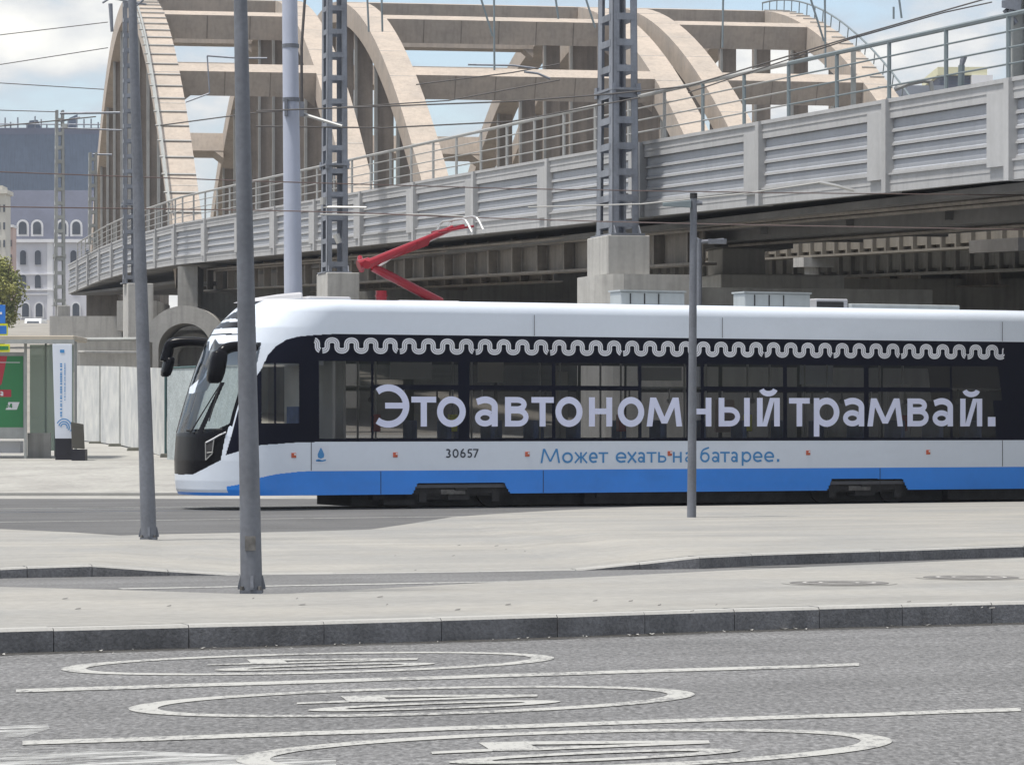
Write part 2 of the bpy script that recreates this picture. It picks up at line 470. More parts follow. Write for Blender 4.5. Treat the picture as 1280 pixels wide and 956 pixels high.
# ------------------------------------------------------------------ road frame (parallel to the tram): 24.2 degrees off the picture plane
RA = math.radians(24.2)
RC, RS = math.cos(RA), math.sin(RA)
ALONG, ACROSS = Vector((RC, RS, 0)), Vector((-RS, RC, 0))

# ------------------------------------------------------------------ ground, road, pavements
def gz(D):
    pts = [(0, -0.012), (64, -0.012), (66.5, 0.03), (75, 0.58), (80, 0.67), (100, 1.0), (110, 1.1), (150, 1.6), (300, 10.4), (450, 15.4), (700, 16.0), (9000, 16.0)]
    for (a, za), (b, zb) in zip(pts[:-1], pts[1:]):
        if D <= b: return za + (zb - za) * (D - a) / (b - a)
    return pts[-1][1]

mb = MB()
rows = [-60, 0, 30, 64.0, 66.5, 70, 73, 76, 80, 90, 110, 130, 150, 200, 250, 300, 350, 400, 450, 550, 700, 1500, 9000]
cols = [-6000, -800, -200, -60, -30, -10, 10, 40, 120, 800, 6000]
for D in rows:
    for X in cols: mb.v.append((X, D, gz(max(D, 0))))
nc = len(cols)
for j in range(len(rows) - 1):
    for i in range(nc - 1):
        mb.f.append([j * nc + i, j * nc + i + 1, (j + 1) * nc + i + 1, (j + 1) * nc + i]); mb.mi.append('sand' if 60 < rows[j] < 109 else None)
tag(mb.build('ground', 'ground'), kind='structure')

# foreground road, its kerb line runs parallel to the tram
KL = [G(-1200, 853), G(-260, 825), G(0, 817), G(240, 810.5), G(400, 806.5), G(640, 799), G(920, 788.5), G(1280, 778.5), G(1500, 773), G(2600, 742)]
road = MB()
far = KL
near = [Vector((p.x * 0.3 - (0 if p.x < 0 else -0), 4.0, 0)) for p in far]
n = len(far)
near = [Vector((-9 + 18 * i / (n - 1), 3.0, 0)) for i in range(n)]
vs = [Vector((-40, 3, 0)), Vector((-40, far[0].y - 14, 0))] + [Vector((p.x, p.y + 0.05, 0)) for p in far] + [Vector((40, far[-1].y + 14, 0)), Vector((40, 3, 0))]
road.add(vs, [tuple(range(len(vs) - 1, -1, -1))])
road_o = tag(road.build('road', 'asphalt'), kind='structure')
outward(road_o)

# middle lane between the two strips + tram roadway
ln = MB()
ln.add([(-60, 24.7, 0.002), (60, 24.7, 0.002), (60, 50, 0.002), (-60, 50, 0.002)], [(0, 1, 2, 3)])
tag(ln.build('middle_lane', 'lane_asphalt'), kind='structure')
tb = MB()
tb.add([(-60, 34, 0.006), (60, 34, 0.006), (60, 66.6, 0.006), (-60, 66.6, 0.006)], [(0, 1, 2, 3)])
tram_road = tag(tb.build('tram_roadway', 'track_asphalt'), kind='structure')

def gmark(mb, pts, z):
    mb.add([Vector((p[0], p[1], z)) for p in pts], [tuple(range(len(pts)))])

def ring(mb, c, ao, bo, ai, bi, z, n=72, ang=RA):
    ca, sa = math.cos(ang), math.sin(ang)
    vs = []
    for k in range(n):
        t = 2 * math.pi * k / n
        for a, b in ((ao, bo), (ai, bi)):
            x, y = a * math.cos(t), b * math.sin(t)
            vs.append((c.x + x * ca - y * sa, c.y + x * sa + y * ca, z))
    fs = [(2 * k, 2 * ((k + 1) % n), 2 * ((k + 1) % n) + 1, 2 * k + 1) for k in range(n)]
    mb.add(vs, fs)

def line_px(mb, a, b, t0, t1, z):
    """ground stripe between two photo points, t = thickness rows"""
    (xa, ya), (xb, yb) = a, b
    N = 14
    top, bot = [], []
    for i in range(N + 1):
        s = i / N
        x, y, t = xa + (xb - xa) * s, ya + (yb - ya) * s, t0 + (t1 - t0) * s
        j = random.uniform(-.35, .35)
        top.append(G(x, y - t / 2 + j)); bot.append(G(x, y + t / 2 + j))
    vs = [(p.x, p.y, z) for p in top + bot]
    mb.add(vs, [(i, i + N + 1, i + N + 2, i + 1) for i in range(N)])

E2 = Vector((-0.487, 17.6, 0))
for k, c in enumerate((Vector((-1.205, 20.38, 0)), E2, Vector((0.275, 14.98, 0)))):
    m = MB(); ring(m, c, 1.565, 0.84, 1.415, 0.70, 0.004)
    m.build('oval_marking', 'paint', road_o)
    d = c - E2
    m = MB()
    def gp(lst): return [(G(x, y).x + d.x, G(x, y).y + d.y) for x, y in lst]
    gmark(m, gp([(425.3, 870.2), (436, 877.8), (489.6, 877.2), (474.5, 869.2)]), 0.004)
    gmark(m, gp([(371, 878.6), (371, 880.6), (436.5, 878.2), (436, 875.8)]), 0.0045)
    gmark(m, gp([(487, 874.8), (488, 877.2), (672, 871.0), (672, 869.0)]), 0.0045)
    gmark(m, gp([(474, 869.4), (479, 872.3), (672, 870.4), (672, 868.4)]), 0.005)
    m.build('digit_four', 'paint', road_o)
    m = MB(); q = G(545, 882.6); ring(m, Vector((q.x + d.x, q.y + d.y, 0)), 0.70, 0.19, 0.50, 0.095, 0.005, 48)
    m.build('digit_zero', 'paint', road_o)
m = MB(); line_px(m, (20, 864), (1074, 831), 4.2, 3.6, 0.0042); m.build('lane_line', 'paint', road_o)
m = MB(); line_px(m, (28, 929), (1276, 887), 5.2, 4.2, 0.0042); m.build('lane_line', 'paint', road_o)
m = MB()          # old paint rubbed away to a smear at the left
for z, pts in ((.0025, [(-90, 941), (0, 936), (70, 934), (170, 938), (300, 944), (420, 948), (420, 965), (-90, 975)]), (.0028, [(-60, 914), (0, 908), (60, 905), (62, 911), (30, 921), (-60, 932)])):
    gmark(m, [(G(px, py).x, G(px, py).y) for px, py in pts], z)
tag(m.build('worn_paint', 'wornpaint', road_o), kind='stuff')

# strip 1: pavement island next to the foreground road
def strip(name, nearpts, farpts, material, z_skirt=-0.05):
    mb = MB()
    n = len(nearpts)
    vs = list(nearpts) + list(farpts)
    fs = [(i, i + 1, n + i + 1, n + i) for i in range(n - 1)]
    vs2 = [Vector((p.x, p.y, z_skirt)) for p in nearpts] + [Vector((p.x, p.y, z_skirt)) for p in farpts]
    o = len(vs)
    fs += [(o + i, o + i + 1, i + 1, i) for i in range(n - 1)]
    fs += [(n + i, n + i + 1, o + n + i + 1, o + n + i) for i in range(n - 1)]
    mb.add(vs + vs2, fs)
    return tag(mb.build(name, material), kind='structure')

ZK = 0.155
KW = 0.16   # kerb stone width
kd = ACROSS
def zat(p, z): return Vector((p.x, p.y, z))
near1 = [zat(p + kd * KW, ZK + 0.001) for p in KL]
fx = [-1200, -260, 0, 150, 300, 345, 640, 900, 1090, 1280, 1500, 2600]
fy = [722, 727, 733, 737, 742, 742.5, 726, 713, 705, 697, 688, 660]
far1 = [G(x, y, ZK) for x, y in zip(fx, fy)]
def resample(pts, n):
    L = [0]
    for a, b in zip(pts[:-1], pts[1:]): L.append(L[-1] + (b - a).length)
    out = []
    for k in range(n):
        t = L[-1] * k / (n - 1)
        for i in range(len(pts) - 1):
            if t <= L[i + 1] + 1e-9:
                s = (t - L[i]) / (L[i + 1] - L[i]); out.append(pts[i].lerp(pts[i + 1], s)); break
    return out
pave1 = strip('near_pavement', resample(near1, 160), resample(far1, 160), 'concrete')

def kerb_run(parent, pts, joints, z_of=None, gap=0.003, width=KW, mat_='kerb'):
    """granite stones between the joints; pale top and darker street face carry light and shade in their colour"""
    def at(t):
        for i in range(len(pts) - 1):
            if t <= i + 1: return pts[i].lerp(pts[i + 1], t - i)
        return pts[-1]
    for a, b in zip(joints[:-1], joints[1:]):
        d = (b[0] - a[0]).normalized()
        dz = random.uniform(-0.002, 0.002); dp = random.uniform(-0.004, 0.004)
        q0, q1 = a[0] + d * gap, b[0] - d * gap
        nrm = Vector((-d.y, d.x, 0))
        q0 = q0 - nrm * dp; q1 = q1 - nrm * dp
        m = MB()
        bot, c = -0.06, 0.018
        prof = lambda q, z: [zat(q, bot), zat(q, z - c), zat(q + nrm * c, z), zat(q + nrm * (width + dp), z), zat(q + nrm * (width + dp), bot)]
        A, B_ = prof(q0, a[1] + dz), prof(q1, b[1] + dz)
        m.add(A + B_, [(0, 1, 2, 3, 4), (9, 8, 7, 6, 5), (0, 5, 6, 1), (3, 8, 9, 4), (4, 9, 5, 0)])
        m.add(A + B_, [(1, 6, 7, 2), (2, 7, 8, 3)], 'kerbtop')  # lit tops take a paler copy of the stone colour
        outward(m.build('kerb_stone', mat_, parent))

def on_line(poly_px, x):
    for (xa, ya), (xb, yb) in zip(poly_px[:-1], poly_px[1:]):
        if xa <= x <= xb: return ya + (yb - ya) * (x - xa) / (xb - xa)
kpx = [(-1200, 853), (-260, 825), (0, 817), (240, 810.5), (400, 806.5), (640, 799), (920, 788.5), (1280, 778.5), (1500, 773), (2600, 742)]
jx = [-1190, -1020, -840, -660, -480, -300, -120, 67, 236, 405, 552, 697, 806, 918, 1024, 1128, 1240, 1350, 1480, 1620, 1780, 1950, 2150, 2350, 2560]
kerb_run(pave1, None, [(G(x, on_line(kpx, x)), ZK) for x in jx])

# strip 2: wide pavement beside the tram road, its kerb drops flush in the middle
k2 = [(-1200, 733, .10), (-700, 730, .10), (-200, 726, .10), (0, 723, .10), (34, 722.3, .108), (115, 721, .117), (210, 720, .06), (300, 719, .012), (420, 717.5, .008), (600, 715, .008), (720, 713, .012),
      (800, 712, .07), (875, 711, .128), (940, 708, .13), (1100, 702.6, .13), (1280, 696.5, .135), (1480, 690, .135), (1800, 680, .135), (2200, 667, .135), (2600, 655, .135)]
near2 = [zat(G(x, y) + kd * KW, z + 0.001) for x, y, z in k2]
f2 = [(-1200, 640), (-700, 648), (-200, 655), (0, 661), (90, 665), (150, 669), (200, 667.6), (300, 665.5), (380, 664), (463, 661.5), (515, 654), (565, 646), (630, 641.3), (700, 637.5), (800, 633), (1280, 626.8), (1480, 624.5), (1800, 622), (2200, 620), (2600, 619)]
far2 = [G(x, y, 0.05) for x, y in f2]
pave2 = strip('tram_pavement', near2, far2, 'concrete')
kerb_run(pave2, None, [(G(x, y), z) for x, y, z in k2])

m = MB(); r_ = random.Random(21)
for k in range(60):
    x, y = r_.uniform(0, 1280), r_.uniform(655, 760)
    if k % 3 == 0: z, y = ZK + .002, r_.uniform(745, 765)
    else: z, y = .135, r_.uniform(672, 705)
    if k % 3 and not (470 < x < 880 or 0 < x < 110): continue
    c = G(x, y, z); c.z = z if k % 3 == 0 else .05
    w = r_.uniform(.008, .028)
    m.add([c + Vector((-w, -w * .5, .0)), c + Vector((w * .8, -w * .8, .004)), c + Vector((w, w * .6, .012)), c + Vector((-w * .6, w, .006))], [(0, 1, 2, 3)])
tag(m.build('litter_specks', 'iron'), kind='stuff')
m = MB()
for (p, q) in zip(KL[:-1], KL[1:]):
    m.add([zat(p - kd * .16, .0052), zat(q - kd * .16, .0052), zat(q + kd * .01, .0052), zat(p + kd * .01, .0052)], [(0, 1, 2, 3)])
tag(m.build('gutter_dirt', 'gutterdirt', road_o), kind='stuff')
m = MB()
for k in range(70):
    i = r_.randrange(len(KL) - 1); c = KL[i].lerp(KL[i + 1], r_.random()) - kd * r_.uniform(.01, .11) * (1 if k % 4 else 4)
    w = r_.uniform(.006, .022); a = r_.uniform(0, 3)
    m.add([zat(c + Vector((math.cos(a + t) * w * (1 + .6 * (j % 2)), math.sin(a + t) * w, 0)), .008 + .008 * (j % 2)) for j, t in enumerate((0, 1.57, 3.14, 4.71))], [(0, 1, 2, 3)])
tag(m.build('gutter_litter', 'kerbtop', road_o), kind='stuff')
# manhole covers
for k, (x, y, lab) in enumerate(((1049, 729, 'worn round manhole cover nearer the lamp post on the front pavement'), (1214, 722, 'worn round manhole cover close to the right end of the front pavement'))):
    c = G(x, y, ZK)
    t = thing('manhole_cover', (c.x, c.y, ZK), lab, 'manhole cover', 'manhole covers on the pavement')
    m = MB(); m.tube((c.x, c.y, ZK - .02), (c.x, c.y, ZK + .006), .40, .40, 40); m.build('cover', 'iron', t)
    m = MB(); ring(m, c, .47, .47, .405, .405, ZK + .0035, 40); m.build('frame', 'concrete', t)
    m = MB(); ring(m, c, .30, .30, .27, .27, ZK + .0085, 40); ring(m, c, .17, .17, .14, .14, ZK + .0085, 40); m.build('tread_ring', 'pier', t)

# rails and lines on the tram roadway, all parallel to the tram
N0 = Vector((-4.53 - .74 * RC, 56 - .74 * RS, 0))
def T(u, v, z): return N0 + ALONG * u + ACROSS * v + Vector((0, 0, z))
for v in (0.49, 2.01):
    m = MB(); m.fbox(lambda a, b, c: T(a, b, c), -45, 45, v - .035, v + .035, 0.0, 0.012); m.build('tram_rail', 'shiny' if v > 1 else 'steel', tram_road)
for v, w_ in ((2.9, .07), (-4.7, .07)):
    m = MB(); m.add([T(-40, v - w_, .009), T(5, v - w_, .009), T(5, v + w_, .009), T(-40, v + w_, .009)], [(0, 1, 2, 3)]); m.build('edge_line', 'paint', tram_road)
m = MB()
for v in (-1.3, -2.4, -5.6):
    m.add([T(-40, v - .22, .0085), T(40, v - .22, .0085), T(40, v + .22, .0085), T(-40, v + .22, .0085)], [(0, 1, 2, 3)])
m = MB(); ca, cb = G(150, 736.2), G(1290, 715)
dd = Vector((-(cb - ca).y, (cb - ca).x, 0)).normalized() * .09
m.add([zat(ca - dd, .005), zat(cb - dd, .005), zat(cb + dd, .005), zat(ca + dd, .005)], [(0, 1, 2, 3)])
m.build('lane_edge_line', 'paint', bpy.data.objects['middle_lane'])
# kerb of the raised paving behind the tram road
m = MB(); m.box(-60, 40, 66.55, 66.8, -.1, .09); m.build('back_kerb', 'kerbtop', bpy.data.objects['ground'])

# ------------------------------------------------------------------ the tram
LT = 18.4            # length
WT = 2.5             # width
FPROF = [(0.20, 0.10), (0.35, 0.03), (0.5, 0.01), (0.84, 0.0), (1.25, 0.03), (1.65, 0.14), (2.06, 0.27), (2.43, 0.40), (2.81, 0.56), (3.08, 0.72),
         (3.25, 0.90), (3.40, 1.06), (3.50, 1.20), (3.58, 1.36), (3.62, 1.5)]
def fprof(z):
    if z <= FPROF[0][0]: return FPROF[0][1] + .12
    for (a, fa), (b, fb) in zip(FPROF[:-1], FPROF[1:]):
        if z <= b: return .12 + fa + (fb - fa) * (z - a) / (b - a)
    return FPROF[-1][1] + .12
def UZ(x, y, v=0.0):
    """photo point on the tram's side plane -> (u, z)"""
    q = (x - 640) / F
    bx, by = N0.x - RS * v, N0.y + RC * v
    u = (by * q - bx) / (RC - q * RS)
    D = by + u * RS
    return u, CZ + (HZ - y) * D / F
def uz_poly(lst): return [UZ(x, y) for x, y in lst]
def inside(pt, poly):
    x, y = pt; r = False; n = len(poly)
    for i in range(n):
        x0, y0 = poly[i]; x1, y1 = poly[i - 1]
        if (y0 > y) != (y1 > y) and x < (x1 - x0) * (y - y0) / (y1 - y0) + x0: r = not r
    return r

NOSE = 1.30
def nose_pt(u_s, z):
    """station 0..NOSE measured along the rounded front -> (u, half width fraction)"""
    ph = math.pi / 2 * min(1, max(0, u_s / NOSE))
    a = NOSE * 1.0
    return a * (1 - math.cos(ph) ** 0.95), math.sin(ph) ** 0.72

Z_BELT = UZ(500, 551.8)[1]      # top of the white band
Z_BLUE = UZ(500, 588)[1]
Z_BTOP = UZ(520, 418.5)[1]      # top of the black band
Z_SK = 0.255
U_BE = UZ(1254, 420)[0]         # rear end of the black band
panes_px = [(399, 464), (467, 573), (587, 690), (694.5, 798), (802, 858), (861, 876), (880, 979), (984, 1080), (1086, 1188), (1191, 1247)]
panes = [(UZ(a, 500)[0], UZ(b, 500)[0]) for a, b in panes_px]
PZ0, PZ1 = UZ(520, 548)[1], UZ(520, 452)[1]
TRANS = (UZ(520, 487)[1], UZ(520, 481)[1])
cabwin = (UZ(327, 500)[0], UZ(374, 500)[0], UZ(350, 529)[1], UZ(350, 454)[1])
cabsplit = UZ(344, 500)[0]
band_poly = uz_poly([(327, 462), (335, 444), (345, 433), (357.6, 425), (374, 420.5), (395, 418.6)]) + [(UZ(420, 418)[0], Z_BTOP), (U_BE, Z_BTOP), (LT - 0.9, Z_BTOP), (LT + 1, Z_BTOP), (LT + 1, Z_BELT), (UZ(410, 553)[0], Z_BELT)] + uz_poly([(372, 553), (325, 556), (318, 557), (284, 568), (291, 542), (302, 505), (316, 480)])
blue_poly = uz_poly([(263, 614.5), (275, 611), (300, 606), (325, 597), (345, 592.5), (372, 589.5), (395, 588.3)]) + [(UZ(420, 588)[0], Z_BLUE), (LT - 2.2, Z_BLUE), (LT + .5, Z_BLUE), (LT + .5, -1), (UZ(230, 640)[0], -1)] + uz_poly([(225, 615.5)])
bog1 = uz_poly([(508, 632), (522, 604), (630, 603), (646, 632)])
bog2 = uz_poly([(1026, 632), (1040, 598.5), (1128, 598), (1144, 632)])
# front window zones, traced on the near half of the front and mirrored to the other half
def PX(p): return 640 + F * p.x / p.y, HZ - F * (p.z - CZ) / p.y
SCREEN = [(214, 540), (224, 510), (232, 483), (241, 455), (250, 432), (258, 419), (266, 419), (274, 430), (327, 428), (322, 452), (303, 482), (289, 528), (262, 541)]
SPLIT = [(276, 478), (281, 478), (250, 548), (243, 548)]
EDGE2 = [(299, 488), (304, 484), (290, 533), (286, 531)]
MASK = [(206, 539), (262, 541), (289, 528), (297, 503), (281, 548), (276, 575), (241, 593), (204, 593)]
BANDF = [(282, 569), (289, 545), (300, 506), (314, 480), (327, 461), (335, 444), (345, 433), (357.6, 425), (374, 420.5), (395, 418.6), (420, 418.2), (420, 552.4), (372, 553.4), (340, 555.2), (325, 556.4), (318, 558)]
SLOT = [(262, 402.5), (300, 402), (300, 410), (262, 410.5)]
SLOT2 = [(283, 398), (289, 388.5), (302, 386), (302, 399)]
FARPILLAR = [(262, 424), (290, 424), (276, 438), (268, 452), (262, 470), (252, 490), (236, 492), (237, 484), (250, 473), (258, 455), (261, 440)]
def front_zone(u, z, us, far_side=False):
    """us: station round the nose (0 centre .. NOSE corner)"""
    un, w = nose_pt(min(us, NOSE), z)
    x, y = PX(T(un + fprof(z), WT / 2 - WT / 2 * w, z))
    if far_side:
        xf, yf = PX(T(un + fprof(z), WT / 2 + WT / 2 * w, z))
        if inside((xf, yf), FARPILLAR): return 'white'
        if 1.30 < z < 2.86: return 'screen'
    if inside((x, y), SLOT) or inside((x, y), SLOT2): return 'dark'
    if 416.8 < y < 418.6 and x < 300 and us / NOSE < .8: return 'dark'
    if inside((x, y), SPLIT) or inside((x, y), EDGE2): return 'dark'
    if inside((x, y), SCREEN): return 'screen'
    if inside((x, y), MASK): return 'mask'
    if inside((x, y), BANDF):
        if 327 < x < 374 and 454 < y < 529: return 'black' if abs(x - 344) < 1.2 else 'cabpane'
        return 'black'
    return 'white'

def zone_side(u, z):
    if z < 0.66:
        if inside((u, z), bog1) or inside((u, z), bog2): return None
    if inside((u, z), band_poly):
        if cabwin[0] < u < cabwin[1] and cabwin[2] < z < cabwin[3]:
            return 'black' if abs(u - cabsplit) < .02 else 'cabpane'
        if PZ0 < z < PZ1:
            for k, (a, b) in enumerate(panes):
                if a < u < b:
                    if TRANS[0] < z < TRANS[1] and k in (1, 2, 3, 6, 7, 8): return 'black'
                    return 'pane'
        if u > LT - 0.55 and PZ0 < z < PZ1: return 'screen'
        return 'black'
    if inside((u, z), blue_poly): return 'blue'
    return 'white'

def frange(a, b, st):
    n = max(1, int(round((b - a) / st)))
    return [a + (b - a) * i / n for i in range(n)]
# stations along the side from the centre of the nose to the centre of the tail
ST = [('n', s) for s in frange(0, NOSE, 0.009)]
body_cols = frange(NOSE, 3.6, 0.012)
cuts = sorted([c for p in panes for c in p] + [cabwin[0], cabwin[1], cabsplit - .02, cabsplit + .02])
rest = frange(3.6, LT - NOSE, 0.22)
for lo, hi in ((min(p[0] for p in bog1), max(p[0] for p in bog1)), (min(p[0] for p in bog2), max(p[0] for p in bog2))):
    rest += frange(lo - .05, hi + .05, 0.03)
body_cols = sorted(set(round(c, 4) for c in body_cols + rest + [c for c in cuts if c > NOSE]))
bc = [body_cols[0]]
for c in body_cols[1:]:
    if c - bc[-1] > 0.004: bc.append(c)
ST += [('s', c) for c in bc]
ST += [('t', s) for s in reversed([0.0] + frange(0.03, NOSE + 1e-6, 0.06) + [NOSE])]
ZR = frange(Z_SK, 2.2, 0.010) + frange(2.2, 3.36, 0.011) + [3.36, 3.42, 3.47, 3.51, 3.54, 3.56]
ZR += [Z_BELT, Z_BTOP, PZ0, PZ1, TRANS[0], TRANS[1], Z_BLUE, cabwin[2], cabwin[3], 3.16, 3.27, 2.93]
ZR = sorted(ZR)
zz = [ZR[0]]
KEY = {round(k, 5) for k in (Z_BELT, Z_BTOP, PZ0, PZ1, TRANS[0], TRANS[1], Z_BLUE, cabwin[2], cabwin[3])}
for z in ZR[1:]:
    if z - zz[-1] > 0.006: zz.append(z)
    elif round(z, 5) in KEY: zz[-1] = z
ZR = zz
def inset(z): return 0.0 if z < 3.36 else 0.20 * (1 - math.sqrt(max(0, 1 - ((z - 3.36) / 0.20) ** 2)))
def shell_pt(st, z, far_side):
    k, s = st
    ins = inset(z)
    lean = 0.02 * max(0, (z - 1.1)) ** 2 * 0.3
    if k == 'n':
        u, w = nose_pt(s, z); u = u + fprof(z)
        # the rounded front blends into the straight side
        u = min(u, NOSE + fprof(z))
    elif k == 't':
        u, w = nose_pt(s, z); u = LT - (u + fprof(z) * .8)
    else:
        u, w = s, 1.0
        f, g = fprof(z), fprof(z) * .8
        u = u + f * max(0, 1 - (s - NOSE) / 2.6) - g * max(0, 1 - (LT - NOSE - s) / 2.6)
    hw = (WT / 2 - ins - lean) * w
    v = WT / 2 - hw if not far_side else WT / 2 + hw
    return u, v, z
tram = thing('tram', T(LT / 2, WT / 2, 0), 'white and blue battery tram with black window band and large Cyrillic lettering', 'tram')
bins = {}
for far_side in (False, True):
    cols_ = ST
    pts = [[shell_pt(st, z, far_side) for z in ZR] for st in cols_]
    for i in range(len(cols_) - 1):
        kind = cols_[i][0]
        for j in range(len(ZR) - 1):
            q = [pts[i][j], pts[i + 1][j], pts[i + 1][j + 1], pts[i][j + 1]]
            uc = sum(p[0] for p in q) / 4; zc = sum(p[2] for p in q) / 4
            if kind == 'n':
                us = (cols_[i][1] + cols_[i + 1][1]) / 2 if kind == 'n' else NOSE
                zn = front_zone(uc, zc, us, far_side)
                if us / NOSE > 0.80 and zn == 'white' and not (far_side and 1.3 < zc < 2.86):
                    z2 = zone_side(uc, zc)
                    if z2 != 'white': zn = z2
                if zn == 'white' and zc < 0.30 and us / NOSE < .8: zn = 'blue'
                elif zn == 'white' and us / NOSE > 0.55 and inside((uc, zc), blue_poly): zn = 'blue'
            elif kind == 't':
                us = (cols_[i][1] + cols_[i + 1][1]) / 2
                zn = zone_side(uc, zc) if us / NOSE > .5 else front_zone(uc, zc, us)
            else:
                zn = zone_side(uc, zc)
                if far_side and zn == 'black' and .9 < uc < 2.35 and 1.35 < zc < 2.75: zn = 'cabpane'
            if zn is None: continue
            key = 'tail' if kind == 't' else 'main'
            if zn == 'pane': key = '%d%d%s' % (sum(uc > (a_ + b_) / 2 for a_, b_ in zip([p_[1] for p_ in panes[:-1]], [p_[0] for p_ in panes[1:]])), far_side, 'u' if zc > TRANS[1] - .01 else 'l')
            elif zn == 'cabpane': key = '%d%d' % (far_side, uc > cabsplit)
            elif zn == 'dark': key = ('slot' if zc > 3.05 else 'bar%d' % far_side) + ('t' if kind == 't' else '') + ('e' if kind == 'n' and us > .72 * NOSE else '')
            b = bins.setdefault((zn, key), MB())
            q = [T(*p) for p in q]
            b.add(q, [(0, 1, 2, 3) if not far_side else (3, 2, 1, 0)])
def merge(o):
    import bmesh
    bm = bmesh.new(); bm.from_mesh(o.data)
    bmesh.ops.remove_doubles(bm, verts=bm.verts, dist=0.0005)
    bm.to_mesh(o.data); bm.free()
    return o
SHELL = {'white': ('body', 'white'), 'blue': ('skirt', 'blue'), 'black': ('window_band', 'black'), 'pane': ('window_pane', 'pane'), 'cabpane': ('cab_window', 'cabpane'),
         'screen': ('windscreen', 'windscreen'), 'mask': ('front_mask', 'mask'), 'dark': ('front_trim', 'mask')}
whole = {}
for (zn, where), b in bins.items():
    k = (zn, where if zn in ('screen', 'pane', 'cabpane', 'dark', 'mask') else 'main')
    if k in whole: whole[k].add(b.v, b.f)
    else: whole[k] = b
for (zn, where), b in whole.items():
    nm, mm = SHELL[zn]
    if where == 'tail': nm = 'rear_windscreen' if zn == 'screen' else 'rear_' + nm.replace('front_', '')
    if where.startswith('slot'): nm = 'display_slot'
    merge(b.build(nm, mm, tram, smooth=(zn in ('white', 'screen', 'mask', 'blue', 'black'))))
# roof cap
m = MB()
loop = [T(*shell_pt(st, ZR[-1], False)) for st in ST] + [T(*shell_pt(st, ZR[-1], True)) for st in reversed(ST)]
m.add(loop, [tuple(range(len(loop)))]); m.build('roof', 'white', tram)
# floor, ceiling, partitions, seats, handrails
m = MB(); m.fbox(T, 1.5, LT - 1.5, .06, WT - .06, .36, .42); m.build('floor', 'floor', tram)
m = MB(); m.fbox(T, 1.7, LT - 1.6, .10, WT - .10, 2.80, 2.84); m.build('ceiling', 'interior', tram)
m = MB()
m.fbox(T, 2.42, 2.47, .08, .75, .42, 2.8); m.fbox(T, 2.42, 2.47, 1.55, WT - .08, .42, 2.8); m.fbox(T, 3.05, 3.1, 1.2, WT - .08, .42, 2.8)
m.build('cab_partition', 'interior', tram)
m = MB(); m.fbox(T, .55, 1.35, .35, WT - .35, .42, 1.28); m.fbox(T, .5, 1.0, .30, WT - .30, 1.28, 1.34); m.build('dashboard', 'mask', tram)
m = MB(); m.fbox(T, 1.75, 2.2, .95, 1.5, .85, .97); m.fbox(T, 2.12, 2.25, .95, 1.5, .95, 1.75); m.build('driver_seat', 'seat', tram)
m = MB(); m.fbox(T, .95, 2.3, .2, WT - .2, 2.45, 2.74); m.build('cab_header', 'white', tram)
su = []
u = 4.2
while u < LT - 2.2:
    if not (7.0 < u < 8.2 or 11.2 < u < 12.3): su.append(u)
    u += .82
sm = None
for u in su:
    for v in (.18, 1.72):
        m = MB()
        m.fbox(T, u, u + .42, v, v + .46, .80, .90); m.fbox(T, u + .36, u + .46, v, v + .46, .88, 1.52); m.fbox(T, u + .1, u + .3, v + .1, v + .36, .42, .80)
        o = m.build('seat', 'seat', tram, bevel=.03)
m = MB()
for u in (3.5, 5.3, 7.0, 8.2, 9.9, 11.2, 12.4, 14.0):
    for v in (.82, 1.66): m.tube(T(u, v, .42), T(u, v, 2.8), .018, .018, 8)
for v in (.82, 1.66): m.tube(T(3.2, v, 2.1), T(LT - 2, v, 2.1), .016, .016, 8)
m.build('handrail', 'rail', tram)
for u, v, c_ in ((3.5, .82, 'red'), (5.3, 1.66, 'signyellow'), (8.2, .82, 'red'), (11.2, 1.66, 'signyellow'), (14.0, .82, 'red')):
    m = MB(); m.fbox(T, u - .07, u + .07, v - .06, v + .06, 1.32, 1.62); m.build('ticket_validator', c_, tram, bevel=.01)
r_ = random.Random(9)
for u in [3.4 + .62 * k for k in range(20)]:
    v = (.80, 1.68)[r_.random() > .5]
    m = MB(); m.fbox(T, u - .012, u + .012, v - .01, v + .01, 1.92, 2.1); m.tube(T(u, v - .012, 1.87), T(u, v + .012, 1.87), .05, .05, 10); m.build('hanging_strap', ('dark', 'interior')[r_.random() > .6], tram)
for u, w, z0, z1, c_ in ((4.4, .8, 2.25, 2.55, 'trim'), (6.1, .5, 2.2, 2.6, 'beigewall'), (9.3, .9, 2.25, 2.5, 'trim'), (10.9, .4, 1.3, 1.9, 'pinkwall'), (12.7, .7, 2.2, 2.55, 'stele'), (7.6, .28, 1.2, 2.4, 'beigewall'), (14.6, .5, 1.2, 2.2, 'interior')):
    m = MB(); m.fbox(T, u, u + w, WT - .14, WT - .12, z0, z1); m.build('interior_poster', c_, tram)
